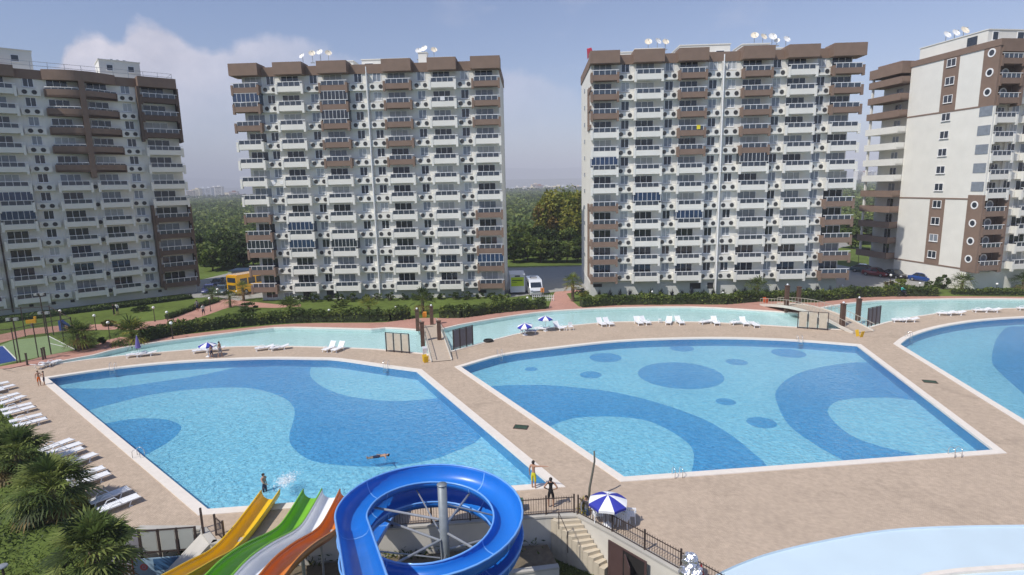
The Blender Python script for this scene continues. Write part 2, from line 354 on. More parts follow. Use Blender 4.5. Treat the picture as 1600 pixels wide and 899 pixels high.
# terracotta walk along the far bank
pink_out = [p for p in walk_l]
pink_in = [q for q in offset(river, .45)[:len(far_bank)]]
struct('terracotta_walk', sheet('terracotta_walk', [pink_out + pink_in[::-1]], .006, pinkM))
garden = [(12, -20), (12.0, 16.5)] + near_r[:2][::-1] + near_l + [(-18.6, 22), (-17.5, 15), (-17, -20)]
hole_out = walk_l + [(112, 70), (90, 30), (70, 16.5), (12.0, 16.5), (12, -20), (-17, -20), (-17.5, 15), (-18.6, 22), (-19.4, 27.0)] + left_b
BIG = 9500
def rect(x0, x1, y0, y1): return [(x0, y0), (x1, y0), (x1, y1), (x0, y1)]
struct('ground', sheet('ground', [rect(-120, 160, -40, 250), hole_out], 0.0, grassM))
struct('field_ground', sheet('field_ground', [rect(-BIG, BIG, -BIG, BIG), rect(-120, 160, -40, 250)], 0.0, soilM))
struct('lower_garden_lawn', sheet('lower_garden_lawn', [garden], -2.2, grass2M))

tileL = tileM('light_caustic_mosaic', (.22, .56, .74), (.42, .78, .90)); tileD = tileM('dark_caustic_mosaic', (.055, .31, .60), (.13, .46, .77)); tileW = tileM('pool_wall_mosaic', (.06, .27, .52), (.08, .32, .58))  # wide blue spread of both floor mosaics stands in for caustic light
tileR = tileM('river_mosaic', (.56, .68, .70), (.66, .77, .79), .4); tileK = M('pale_blue_pool_paint', (.60, .70, .79), .5, var=.04, scale=.5, var2=.5, scale2=.2)
poolwater = waterM('pool_water_surface', (.85, .95, .98), .8, 3.4); riverwater = waterM('river_water_surface', (.86, .96, .96), .2, 1.4); thinwater = waterM('shallow_water_surface', (.96, .98, .99), .12, 1.5)
def basin(nm, poly, depth, floor, wall, water, cop=.5, wl=-.12, grow=0):
    b = MB(); n = len(poly)
    for i in range(n):
        a, c = poly[i], poly[(i + 1) % n]
        b.add([(a[0], a[1], -depth), (c[0], c[1], -depth), (c[0], c[1], .0), (a[0], a[1], .0)], [(0, 1, 2, 3)])
    o = b.build(nm + '_wall', wall); o['kind'] = 'structure'
    struct(nm + '_floor', sheet(nm + '_floor', [poly], -depth, floor))
    struct(nm + '_water', sheet(nm + '_water', [poly], wl, water))
    if cop:
        inn = offset(poly, -.03); ou = offset(poly, cop); b = MB()
        for i in range(n):
            j = (i + 1) % n; p = [inn[i], ou[i], ou[j], inn[j]]
            vs = [(q[0], q[1], z) for z in (-.10, .05) for q in p]
            b.add(vs, [(4, 5, 6, 7), (1, 2, 6, 5), (0, 4, 7, 3)])
        o = b.build(nm + '_coping', copingM); o['kind'] = 'structure'
DP = .85
basin('left_pool', poolA, DP, tileL, tileW, poolwater, .55)
basin('middle_pool', poolB, DP, tileL, tileW, poolwater, .5)
basin('right_pool', poolC, DP, tileL, tileW, poolwater, .55)
basin('lazy_river', river, .5, tileR, tileR, riverwater, .25)
basin('paddling_pool', kids, .12, tileK, tileK, thinwater, .0, wl=-.05)
def clip_inside(poly, region):
    "Sutherland-Hodgman against a convex-ish pool outline"
    n = len(region); a = sum(region[i][0] * region[(i + 1) % n][1] - region[(i + 1) % n][0] * region[i][1] for i in range(n))
    rg = region if a > 0 else region[::-1]; o = [Vector((p[0], p[1])) for p in poly]
    for i in range(n):
        p, q = Vector(rg[i]), Vector(rg[(i + 1) % n]); e = q - p; res = []
        if e.length < 1e-5: continue
        def s(v): return e.x * (v.y - p.y) - e.y * (v.x - p.x)
        for k in range(len(o)):
            u, v = o[k - 1], o[k]; su, sv = s(u), s(v)
            if (su >= 0) != (sv >= 0): res.append(u + (v - u) * (su / (su - sv)))
            if sv >= 0: res.append(v)
        o = res
        if not o: break
    return o
def pattern(nm, pool, px, k=4, closed=True, z=-DP + .004):
    P = smooth_line(line(*px, z=-DP), k, closed)
    P = clip_inside(P, offset(pool, -.02))
    if len(P) > 2: struct(nm, sheet(nm, [P], z, tileD))
pattern('left_pool_dark_swirl', poolA, [(60, 607), (94, 607), (169, 607), (232, 599), (310, 587), (372, 574), (413, 565), (440, 545), (480, 545), (489, 566), (485, 577), (485, 588), (497, 600), (513, 609), (535, 617), (560, 622), (610, 627), (660, 625), (700, 620), (740, 612), (800, 640), (790, 672), (757, 680), (740, 693), (705, 708), (680, 717), (620, 728), (560, 729), (513, 725), (482, 718), (457, 699), (452, 681), (458, 659), (460, 640), (447, 624), (413, 611), (372, 605.6), (310, 608), (247, 615), (185, 629), (138, 641.6), (90, 655), (40, 630)])
pattern('left_pool_dark_lobe', poolA, [(150, 668), (185, 658), (222, 654), (260, 656), (282, 665), (279, 677), (260, 693), (235, 707), (205, 722), (160, 720), (120, 690)])
pattern('middle_pool_dark_arc', poolB, [(740, 607), (767, 604), (801, 602), (852, 602), (902, 606), (953, 612), (1004, 623), (1054, 638), (1105, 658), (1145, 682), (1172, 704), (1198, 728), (1210, 765), (1150, 775), (1081, 765), (1081, 738), (1084, 722), (1083, 705), (1071, 689), (1037, 668), (1004, 656), (953, 651), (902, 653), (875, 660), (855, 668), (820, 680), (770, 650)])
pattern('middle_pool_dark_crescent', poolB, [(1400, 567), (1370, 566.5), (1325, 567.5), (1268, 577), (1231, 592), (1212, 613), (1216, 635), (1226, 655), (1242, 673), (1280, 699), (1321, 722), (1350, 745), (1420, 745), (1445, 720), (1434, 711), (1381, 699), (1336, 684), (1306, 662), (1293, 642), (1306, 628), (1330, 623.5), (1351, 622), (1400, 622), (1446, 630), (1480, 640), (1500, 610)])
for (x, y, r) in ((946, 559, 25), (1065.5, 544.5, 18.5), (923, 586, 17), (830, 577, 10), (1063, 586, 66), (1151, 566, 17), (1134, 628, 15.5), (1190, 660.5, 22.5), (1232, 552, 26)):
    c = G(x, y, -DP); rr = (G(x + r, y, -DP) - G(x - r, y, -DP)).length / 2
    P = clip_inside([c.to_2d() + Vector((math.cos(t * math.pi / 16), math.sin(t * math.pi / 16))) * rr for t in range(32)], offset(poolB, -.02))
    struct('middle_pool_dark_spot', sheet('middle_pool_dark_spot', [P], -DP + .004, tileD))
pattern('right_pool_dark_shape', poolC, [(1700, 505), (1600, 510), (1585, 510), (1572, 513), (1560, 525), (1553, 541), (1550, 566), (1565, 585), (1600, 616), (1640, 650), (1700, 690), (1800, 700), (1900, 600)])
# raised white rim inside the paddling pool
rim = curve_px((1420, 912), (1449, 899), (1482, 893.5), (1514, 890), (1600, 884)) + [Vector(p) for p in ((27.6, 22.4), (31, 21.2))]
b = MB(); rr = offset(rim + rim[::-1], .0)
for i in range(len(rim) - 1):
    a, c = rim[i], rim[i + 1]; d = (c - a).normalized(); nn = Vector((-d.y, d.x)) * .12
    vs = [(q.x, q.y, z) for z in (-.12, .02) for q in (a - nn, c - nn, c + nn, a + nn)]
    b.add(vs, [(4, 5, 6, 7), (0, 1, 5, 4), (2, 3, 7, 6)])
o = b.build('paddling_pool_rim', copingM); o['kind'] = 'structure'

# paths over the lawn
Z1 = .008
def path(nm, px, mat=pinkM, z=Z1): struct(nm, sheet(nm, [line(*px)], z, mat))
path('garden_path', [(-60, 538), (0, 523), (44, 514), (98, 508.5), (151, 507), (200, 506), (255, 500), (285, 489), (315, 478), (343, 470), (352, 467), (385, 471), (440, 476.5), (470, 475.5), (470, 479), (430, 481.5), (390, 480.5), (368, 478), (350, 483), (325, 492), (290, 503), (262, 512), (219, 516), (189, 515), (151, 516), (98, 518), (44, 524), (-60, 553)])
path('side_path', [(146, 541), (170, 531), (188, 527), (205, 528), (214, 536), (190, 540), (160, 545)])
path('entry_path', [(857, 482), (861, 470), (866, 458), (873, 451), (905, 449), (909, 455), (885, 459), (893, 470), (905, 479.6)])
# parking: pale pavers, darker drive
pave = M('parking_pavers', (.30, .295, .275), .85, var=.1, scale=1.2, var2=.5, scale2=.2)
def gpoly(*p): return [Vector(q) for q in p]
drive = line((290, 466), (340, 464.5), (352, 467), (372, 470), (400, 466)) + gpoly((-39, 92), (-39, 104.5), (-1, 103.5)) + line((788, 466), (870, 456)) + line((905, 453)) + gpoly((12.2, 90), (12.9, 104), (52, 102)) + gpoly((50.5, 92)) + line((1330, 458), (1345, 458), (1400, 456), (1462, 453), (1520, 448)) + gpoly((70, 94), (66, 104), (63, 125), (90, 150), (90, 165), (58, 121), (0, 119), (-60, 121), (-62, 108))
struct('parking_lot', sheet('parking_lot', [drive], .012, pave))
b = MB(); b.beam((-60, 121.3, .07), (0, 119.3, .07), .2, .14); b.beam((0, 119.3, .07), (58, 121.3, .07), .2, .14); o = b.build('parking_kerb', conc); o['kind'] = 'structure'
# sports court
courtM = M('green_court_paint', (.22, .30, .14), .8, var=.08, scale=.8, var2=.5); courtB = M('blue_court_paint', (.02, .06, .26), .7, var=.08); lineM = M('white_line_paint', (.75, .75, .72), .7, var=.03)
struct('green_court', sheet('green_court', [line((-70, 560), (0, 540), (20, 532), (75, 525), (118, 547), (22, 566), (-60, 585))], .010, courtM))
struct('blue_court', sheet('blue_court', [line((-70, 549), (5, 541), (27, 563.5), (0, 569), (-60, 583))], .016, courtB))
b = MB()
for p, q in (((5, 541), (27, 563.5)), ((-60, 549), (5, 541)), ((75, 525), (118, 547)), ((78, 537), (104, 543))):
    a, c = G(*p), G(*q); d = (c - a).normalized(); nn = Vector((-d.y, d.x, 0)) * .06; b.add([v + Vector((0, 0, .021)) for v in (a - nn, c - nn, c + nn, a + nn)], [(0, 1, 2, 3)])
o = b.build('court_lines', lineM); o['kind'] = 'structure'
# wet, darker traces on the pavers and drain grates
for k, (x, y) in enumerate(((814, 668), (1453, 597))):
    c = G(x, y); e = (G(x + 12, y + 1) - c) * (1 if k == 0 else .8); t = thing('drain_grate', ('dark green drain grate in the paving between the left and middle pools', 'dark drain grate in the paving between the middle and right pools')[k], 'drain grate', c, math.atan2(e.y, e.x), 'drain grates in the paving')
    b = MB(); b.box(-.5, .5, -.33, -.28, .004, .05).box(-.5, .5, .28, .33, .004, .05).box(-.5, -.45, -.28, .28, .004, .05).box(.45, .5, -.28, .28, .004, .05); b.build('frame', darkmetal, t)
    b = MB(); [b.box(-.45 + i * .09, -.40 + i * .09, -.28, .28, .004, .04) for i in range(10)]; b.box(-.45, .45, -.28, .28, .003, .02); b.build('grating', M('green_grate', (.05, .09, .06), .6), t)
# hills and the haze of the plain
def hills(nm, y0, hmax, col, seed):
    r = np.random.default_rng(seed); xs = np.linspace(-9400, 9400, 130)
    ph = r.uniform(0, 6.28, 8); h = sum(np.sin(xs / (2600 / (i + 1)) + ph[i]) / (i + 1.3) for i in range(8)); h = (h - h.min()) / (h.max() - h.min()) * hmax * .6 + hmax * .4
    b = MB()
    for i in range(len(xs) - 1):
        a, c = xs[i], xs[i + 1]; b.add([(a, y0 - 600, 0), (c, y0 - 600, 0), (c, y0, h[i + 1]), (a, y0, h[i]), (a, y0 + 500, 0), (c, y0 + 500, 0)], [(0, 1, 2, 3), (3, 2, 5, 4)])
    o = b.build(nm, M(nm + '_scrub', col, .9, var=.2, scale=.01)); o['kind'] = 'structure'
hills('near_hills', 5600, 90, (.07, .08, .05), 3); hills('far_hills', 8600, 300, (.08, .09, .07), 8)
hz = MB().box(-9700, 9700, -9700, 9700, -4.5, 330).build('haze', M('x', (1, 1, 1))); hz['kind'] = 'stuff'
hm = bpy.data.materials.new('haze_air'); hm.use_nodes = True; T = hm.node_tree; T.nodes.clear(); mo = T.nodes.new('ShaderNodeOutputMaterial'); pv = T.nodes.new('ShaderNodeVolumePrincipled')
pv.inputs['Color'].default_value = (.90, .92, 1.0, 1); pv.inputs['Density'].default_value = .00036; pv.inputs['Anisotropy'].default_value = -.22
T.links.new(pv.outputs[0], mo.inputs['Volume']); hz.data.materials.clear(); hz.data.materials.append(hm)

# ---------------------------------------------------------------- apartment towers
ME = {}
def balcony_mesh(w, kind, d=1.4):
    k = ('b', round(w, 2), kind)
    if k in ME: return ME[k]
    b = MB()
    b.box(0, w, -d, -.001, -.30, 0)                       # slab
    b.box(0, w, -d - .06, -d + .08, -.302, .42)             # front parapet
    for s, x0 in ((0, -.05), (1, w - .27)):
        b.box(x0, x0 + .32, -d - .10, -d + .25, -.62, .80)   # end piers
        xs = (0.0, .12) if s == 0 else (w - .12, w)
        b.box(xs[0] + .002, xs[1] - .002, -d + .25, -.002, -.3, .78)
    b.box(.27, w - .27, -d - .001, -d + .05, .418, .46)
    me = bpy.data.meshes.new('balcony'); me.from_pydata(b.v, [], b.f); me.materials.append({'w': white, 'b': brown, 'd': brownd}[kind]); me.update(); ME[k] = me; return me
def rail_mesh(w, d=1.4, bright=True):
    k = ('r', round(w, 2), bright)
    if k in ME: return ME[k]
    b = MB(); b.box(.34, w - .34, -d - .01, -d + .02, .47, 1.0, 1)
    b.box(.0, w, -d - .06, -d + .06, 1.05, 1.12, 0)
    n = max(3, round(w / .95))
    for i in range(n + 1):
        x = .34 + (w - .68) * i / n; b.box(x - .025, x + .025, -d - .035, -d + .035, .46, 1.05, 0)
    me = bpy.data.meshes.new('railing'); me.from_pydata(b.v, [], b.f); me.materials.append(whmetal); me.materials.append(railglass)
    me.polygons.foreach_set('material_index', b.m); me.update(); ME[k] = me; return me
def window_mesh(w, h, n, glass, y=0, frame=None):
    k = ('w', round(w, 2), round(h, 2), n, glass.name, y)
    if k in ME: return ME[k]
    b = MB(); t = .07
    b.box(0, w, y - .06, y, 0, t); b.box(0, w, y - .06, y, h - t, h); b.box(-.06, w + .06, y - .12, y - .001, -.05, 0)
    for i in range(n + 1):
        x = (w - t) * i / n; b.box(x, x + t, y - .06, y, t, h - t)
    b.box(t, w - t, y - .02, y - .004, t, h - t, 1)
    me = bpy.data.meshes.new('window'); me.from_pydata(b.v, [], b.f); me.materials.append(frame or whmetal); me.materials.append(glass)
    me.polygons.foreach_set('material_index', b.m); me.update(); ME[k] = me; return me
def glazing_mesh(w, h, blue, d=1.4):
    k = ('g', round(w, 2), blue)
    if k in ME: return ME[k]
    b = MB(); b.box(.05, w - .05, -d - .01, -d + .02, 1.13, h, 1); b.box(w - .06, w - .03, -d + .03, -.01, .8, h, 1); b.box(.03, .06, -d + .03, -.01, .8, h, 1)
    n = max(5, round(w / .62))
    for i in range(n + 1):
        x = .05 + (w - .1) * i / n; b.box(x - .022, x + .022, -d - .03, -d + .03, 1.13, h, 0)
    b.box(.0, w, -d - .04, -d + .04, h - .06, h, 0)
    me = bpy.data.meshes.new('glazing'); me.from_pydata(b.v, [], b.f); me.materials.append(whmetal); me.materials.append(glassB if blue else glassD)
    me.polygons.foreach_set('material_index', b.m); me.update(); ME[k] = me; return me
def screen_mesh(w, d=.5, kind='w'):
    k = ('s', round(w, 2), d, kind)
    if k in ME: return ME[k]
    b = MB(); b.box(.02, w - .02, -d, -.002, -.28, .62); b.box(.0, w, -d - .04, -d, -.30, .66)
    me = bpy.data.meshes.new('fan_screen'); me.from_pydata(b.v, [], b.f); me.materials.append(white if kind == 'w' else brown); me.update(); ME[k] = me; return me
def fan_mesh(pale=False):
    k = ('f', pale)
    if k in ME: return ME[k]
    b = MB(); b.disc((0, 0, 0), .31, th=.03, mi=1, r_in=.26); b.disc((0, 0, 0), .265, th=.02, mi=0); b.box(-.26, .26, -.035, -.02, -.012, .012, 1); b.box(-.012, .012, -.035, -.02, -.26, .26, 1)
    me = bpy.data.meshes.new('fan_grille'); me.from_pydata(b.v, [], b.f); me.materials.append(grille if not pale else plastic); me.materials.append(whmetal if pale else M('fan_rim', (.12, .12, .12), .5))
    me.polygons.foreach_set('material_index', b.m); me.update(); ME[k] = me; return me
def rnd_glass(r, pd=.5):
    x = r.random(); return glassD if x < pd else (glassC if x < pd + .27 else glassL)
def place(me, name, parent, x, y, z, rz=0):
    o = inst(name, me, parent); o.location = (x, y, z)
    if rz: o.rotation_euler = (0, 0, rz)
    return o
def roof_house(t, x0, x1, y0, y1, z0, z1, wins=(), wall=None):
    b = MB(); b.box(x0, x1, y0, y1, z0, z1); b.box(x0 - .1, x1 + .1, y0 - .1, y1 + .1, z1, z1 + .12)
    h = b.build('roof_house', wall or white, t)
    for (wx, wz, ww, wh) in wins: place(window_mesh(ww, wh, 1, glassD), 'window', h, wx, y0 - .003, wz)
    return h
FAN_LIMIT = 100
def tower(name, label, A, B, D, body, cols, bays, pipe, rail0, pitch, brown_at, glazed, side_left=None, seed=1, faceshade=False):
    r = random.Random(seed); A = Vector(A); B = Vector(B); rz = math.atan2(B.y - A.y, B.x - A.x); W = (B - A).length
    nrm = Vector((-(B - A).normalized().y, (B - A).normalized().x)); o2 = A + nrm * 1.4
    t = thing(name, label, 'apartment building', (o2.x, o2.y, 0), rz, 'apartment towers round the pools')
    H = 33.45
    b = MB(); b.box(body[0], body[1], 0, D, 1.0, H); b.build('wall', white, t)
    b = MB(); b.box(body[0] - .03, body[1] + .03, -.03, D + .03, -.3, 1.45 if rail0 < 3.2 else 2.0); b.build('plinth', plinthM, t)
    # roof cap: brown boxes over the balconies, lower brown band between
    b = MB()
    b.box(body[0] - .12, body[1] + .12, -.14, D + .12, H, 34.75)
    for (u0, u1) in cols: b.box(u0 - .12, u1 + .12, -1.55, 1.2, H - .003, 35.13)
    b.build('roof_cornice', brown, t)
    b = MB(); b.box(body[0] + .3, body[1] - .3, .3, D - .3, 34.4, 34.80); b.build('roof', plinthM, t)
    nf = 0; stuff = MB()
    for k in range(12):
        fl = rail0 - 1.1 + pitch * k; row = 11 - k                     # row 0 is the top storey
        for ci, (u0, u1) in enumerate(cols):
            wdt = u1 - u0; kind = 'b' if (ci, row) in brown_at else 'w'
            bo = place(balcony_mesh(wdt, kind), 'balcony', t, u0, 0, fl)
            place(rail_mesh(wdt), 'railing', bo, 0, 0, 0)
            if (ci, row) in glazed: place(glazing_mesh(wdt, pitch - .32, r.random() < .6), 'glazing', bo, 0, 0, 0)
            dw = wdt * .66; off = .35 if r.random() < .99 else .8
            dx = u0 + (off if u0 > body[0] else .9 + body[0] - u0 - .5)
            place(window_mesh(dw, 2.1, 3, rnd_glass(r, .55)), 'sliding_door', t, dx, -.004, fl + .03)
            if r.random() < .35:                                            # things kept on balconies belong to the building's look: drying rack, chair
                pass
        for bi, (u0, u1) in enumerate(bays):
            wdt = u1 - u0
            s = place(screen_mesh(wdt), 'fan_screen', t, u0, 0, fl)
            place(window_mesh(1.2, 1.3, 2, rnd_glass(r, .5)), 'window', t, (u0 + u1) / 2 - .6, -.004, fl + .92)
            pale = r.random() < .03
            for q in (-.62, .62):
                if nf < FAN_LIMIT and k >= 3: place(fan_mesh(pale), 'fan_grille', s, wdt / 2 + q, -.545, .2); nf += 1
                else:
                    f = fan_mesh(pale); v0 = [(v.co.x + (u0 + u1) / 2 + q, v.co.y - .545, v.co.z + fl + .2) for v in f.vertices]
                    stuff.add(v0, [tuple(p.vertices) for p in f.polygons]); stuff.m[-len(f.polygons):] = [p.material_index for p in f.polygons]
    if stuff.v:
        o = stuff.build('fan_grille', [grille, M('fan_rim', (.12, .12, .12), .5)], t); o['kind'] = 'stuff'
    if pipe:
        b = MB(); b.tube([(pipe, -.75, .1), (pipe, -.75, 34.3)], .08, 8); b.box(pipe - .05, pipe + .05, -.72, 0, 33.2, 33.3); b.build('downpipe', whmetal, t)
        b = MB(); b.box(pipe - .16, pipe + .16, -.62, -.002, .6, 33.44); b.build('facade_rib', plinthM, t)
    return t, rz, W
def at_local(t, rz, x, y, z):
    return Vector((t.location.x + math.cos(rz) * x - math.sin(rz) * y, t.location.y + math.sin(rz) * x + math.cos(rz) * y, z))

T2c = [(0, 4.0), (6.5, 10.5), (12.9, 17.0), (22.3, 26.3), (28.9, 32.8), (35.1, 39.1)]
T2b = [(4.0, 6.5), (10.5, 12.9), (17.0, 19.6), (19.9, 22.3), (26.3, 28.9), (32.8, 35.1)]
bw = {(0, r) for r in (0, 1, 2, 7, 8, 9, 10, 11)} | {(5, r) for r in (0, 1, 2, 7, 8, 9, 10, 11)} | {(2, r) for r in range(5)} | {(3, r) for r in range(5)}
t2, rz2, W2 = tower('apartment_tower', 'white and brown apartment tower left of the entry path, satellite dishes on its roof', (-40.2, 88.2), (-1.4, 86.8), 16, (1.0, 38.9), T2c, T2b, 19.75, 2.93, 2.682, bw,
                    {(0, 1), (2, 1), (2, 2), (1, 8), (1, 9), (2, 9), (0, 9), (5, 10)}, seed=4)
T3c = [(0, 3.9), (6.1, 10.1), (12.3, 16.2), (21.1, 25.2), (27.3, 31.3), (33.4, 37.6)]
T3b = [(3.9, 6.1), (10.1, 12.3), (16.2, 18.5), (18.8, 21.1), (25.2, 27.3), (31.3, 33.4)]
t3, rz3, W3 = tower('apartment_tower', 'white and brown apartment tower with a red cloth at its left roof edge', (11.8, 85.3), (49.4, 83.8), 16.4, (.1, 36.6), T3c, T3b, 18.65, 3.8, 2.612, bw,
                    {(0, 5), (3, 5), (1, 7), (2, 8)}, seed=9)
# tower left: shops, door and two low windows in the plinth
place(window_mesh(1.9, 1.0, 2, glassD), 'window', t2, 1.6, -.034, .35); place(window_mesh(1.7, 1.0, 2, glassC), 'window', t2, 4.4, -.034, .2)
MB().box(7.5, 8.7, -.07, -.034, .0, 1.43).build('door', darkmetal, t2); MB().box(11.2, 13.0, -.07, -.034, .2, 1.4).build('vent_opening', grille, t2)
MB().box(15.0, 16.6, -.06, -.034, .9, 1.8).build('vent_opening', grille, t3); MB().box(17.6, 19.0, -.06, -.034, .9, 1.8).build('vent_opening', grille, t3)
MB().box(.5, 1.8, -.06, -.034, 1.4, 1.9).build('vent_opening', grille, t3); MB().box(35.0, 36.2, -.06, -.034, .6, 1.1).build('vent_opening', grille, t2)
# side wall of the right tower: brown frame with white slots, cables
b = MB()
for z0, z1 in ((3.1, 13.9), (20.3 + 4.9, 20.3 + 10.4)):
    b.box(-.07, .06, 1.6, 2.1, z0, z1); b.box(-.07, .06, 3.1, 3.6, z0, z1)
    z = z0
    while z <= z1 + .1: b.box(-.074, .064, -1.3, 3.6, z - .55, z); z += 2.612
b.build('side_frame', brown, t3)
for k in range(11): b = MB().box(-.02, .09, 9.2, 9.9, 5 + k * 2.612, 5.6 + k * 2.612).build('window', glassC, t3)

def dish(me_scale, px, py, z, Y, label, pale=0, face=200):
    v = ray(px, py); tt = Y / v.y; x = v.x * tt; zz = CAMH + v.z * tt
    t = thing('satellite_dish', label, 'satellite dish', (x, Y, z), R_(face), 'satellite dishes on the roofs')
    zc = zz - z; r = me_scale * .84
    b = MB(); pr = [(.02, 0), (.35 * r, .02 * r), (.7 * r, .10 * r), (r, .22 * r)]
    vs = []; fs = []; n = 18
    for rr, h in pr:
        for k in range(n): a = 2 * math.pi * k / n; vs.append(Vector((rr * math.cos(a), rr * math.sin(a), h)))
    q = Matrix.Rotation(R_(-58), 3, 'X'); vs = [q @ v + Vector((0, 0, zc)) for v in vs]
    for i in range(len(pr) - 1):
        for k in range(n): k2 = (k + 1) % n; fs.append((i * n + k, i * n + k2, (i + 1) * n + k2, (i + 1) * n + k))
    fs.append(tuple(range(n))); b.add(vs, fs); b.build('reflector', M('dish_cream', (.80, .72, .58), .5) if pale else M('dish_white', (.82, .82, .80), .45), t)
    b = MB(); b.tube([(0, -.12, 0), (0, -.12, zc)], .05, 6); b.box(-.3, .3, -.42, .18, 0, .06); b.build('mast', steel, t)
    f = q @ Vector((0, 0, .85 * r)) + Vector((0, 0, zc)); e = q @ Vector((0, -r * .95, .2 * r)) + Vector((0, 0, zc))
    b = MB(); b.tube([e, f], .025, 6); b.ball(f, .09, 8); b.build('receiver_arm', steel, t)
    return t
# roof houses
def RH(t, rz, x0, x1, y0, y1, z1, wins=()): return roof_house(t, x0, x1, y0, y1, 34.8, z1, wins)
RH(t2, rz2, 12.0, 16.3, 5, 9, 36.3); RH(t2, rz2, 17.9, 24.9, 4, 9, 36.2, [(18.3, 34.95, 1.4, .8)]); RH(t2, rz2, 27.8, 31.6, 5, 9, 36.4); RH(t2, rz2, 32.2, 36.5, 6, 10, 35.6)
b = MB(); b.box(26.6, 27.9, 4, 5.3, 34.8, 37.0); b.box(26.5, 28.0, 3.9, 5.4, 37.0, 37.1); b.build('chimney', white, t2)
RH(t3, rz3, 3.2, 7.3, 3, 6, 35.7); RH(t3, rz3, 7.2, 11.2, 5, 9, 36.5); RH(t3, rz3, 13.6, 20.9, 4, 9, 36.6, [(18.8, 35.1, 1.3, .7)]); RH(t3, rz3, 23.0, 27.0, 5, 9, 36.7); RH(t3, rz3, 27.2, 30.5, 5, 9, 36.0)
Yd = 95.0
for i, (px, py, sc, z, pale, lb) in enumerate([
    (472, 88, .55, 34.8, 0, 'small white dish at the far left of the left-hand group, lowest on the roof'),
    (487.5, 84, .62, 36.4, 1, 'cream dish at the left end of the roof house on the left apartment tower'),
    (499.5, 82, .62, 36.4, 0, 'white dish between two cream dishes on the left roof house of the left tower'),
    (513, 83.5, .62, 36.4, 1, 'cream dish at the right end of the left roof house on the left tower'),
    (654, 80, .6, 36.5, 0, 'white dish just right of the square chimney of the left apartment tower'),
    (663, 76.5, .65, 36.5, 0, 'highest white dish near the chimney of the left apartment tower'),
    (678, 78.5, .6, 36.5, 1, 'cream dish at the right end of the roof house beside the chimney'),
    (1013, 66, .66, 36.6, 1, 'leftmost cream dish on the left roof house of the right apartment tower'),
    (1028, 65, .66, 36.6, 0, 'white middle dish on the left roof house of the right apartment tower'),
    (1040, 66, .62, 36.6, 1, 'right cream dish on the left roof house of the right apartment tower'),
    (1179, 56, .68, 36.8, 1, 'topmost cream dish, left end of the right roof house of the right tower'),
    (1193, 58, .66, 36.8, 1, 'second dish from the left on the right roof house of the right tower'),
    (1207, 58, .74, 36.8, 0, 'largest white dish on the right roof house of the right tower'),
    (1214, 64, .5, 36.8, 0, 'small white dish low behind the largest one on the right tower'),
    (1229, 62, .66, 36.1, 0, 'white dish tilted apart from the others towards the right end of the roof')]):
    dish(sc, px, py, z, Yd if px < 700 else 92.5, lb, pale, face=185 + (i * 37) % 60 - 30)
o = MB().add([(0, 0, 0), (.9, .1, 0), (.5, .6, 1.5), (0, .4, 1.2), (.1, 3.2, 1.9), (.2, 3.3, .3)], [(0, 1, 2, 3), (0, 3, 4, 5), (3, 2, 4)]).build('cloth', M('red_cloth', (.42, .03, .06), .8))
o.scale = (.9, .9, .95); o.location = at_local(t3, rz3, -.1, .9, 34.78); tag(o, 'red cloth hung over the left roof edge of the right apartment tower', 'cloth')

# --- left tower, seen from the side where the facade lies in shade
A1 = Vector((-53.4, 97.7)); B1 = Vector((-69.7, 84.1)); d1 = (B1 - A1).normalized(); HW = 24.4
C0 = A1 + d1 * HW * 2; rz1 = math.atan2((A1 - C0).y, (A1 - C0).x); n1 = Vector((-(A1 - C0).normalized().y, (A1 - C0).normalized().x)); W1 = 2 * HW
t1 = thing('apartment_tower', 'apartment tower at the left edge with curved brown balconies and its facade in shade', 'apartment building', (*(C0 + n1 * 1.4), 0), rz1, 'apartment towers round the pools')
U = lambda a: W1 - a          # a: distance from the right-hand corner
MB().box(0, W1 - .2, 0, 16, 1.0, 33.45).build('wall', white, t1); MB().box(-.03, W1 - .17, -.03, 16.03, -.3, 1.3).build('plinth', plinthM, t1)
b = MB(); b.box(-.12, W1 - .08, -.14, 16.1, 33.45, 34.75)
for a0, a1 in ((0, 5.2), (20.0, 24.1)): b.box(U(a1) - .05, U(a0) + .05, -1.5, 1, 33.45, 34.95)
def arc_poly(x0, x1, d0, d1, n=10, flip=False):
    "plan of a curved balcony: shallow at one end, bulging towards the other"
    P = []
    for i in range(n + 1):
        f = i / n; g = math.sin(f * math.pi * .5) if not flip else math.cos(f * math.pi * .5)
        P.append((x0 + (x1 - x0) * f, -(d0 + (d1 - d0) * g)))
    return P
xA, xB, xC, xD = U(16.9), U(12.8), U(12.1), U(8.0)
capL = arc_poly(xA, xB, .35, 1.9); capR = arc_poly(xC, xD, .35, 1.9, flip=True)
b.prism(capL + capR + [(xD, .5), (xA, .5)], 33.452, 34.9); b.build('roof_cornice', brown, t1)
MB().box(.3, W1 - .5, .3, 15.7, 34.4, 34.8).build('roof', plinthM, t1)
MB().box(xB, xC, -1.85, .0, 33.45 - 5 * 2.69 - .5, 33.45).build('brown_pier', brown, t1)
r1 = random.Random(21); nf = 0; stuff1 = MB()
cols1 = [(0.0, 5.1, 'a'), (20.0, 24.0, 'a'), (12.8, 16.9, 'L'), (8.0, 12.1, 'R'), (25.0, 29.0, 'a')]
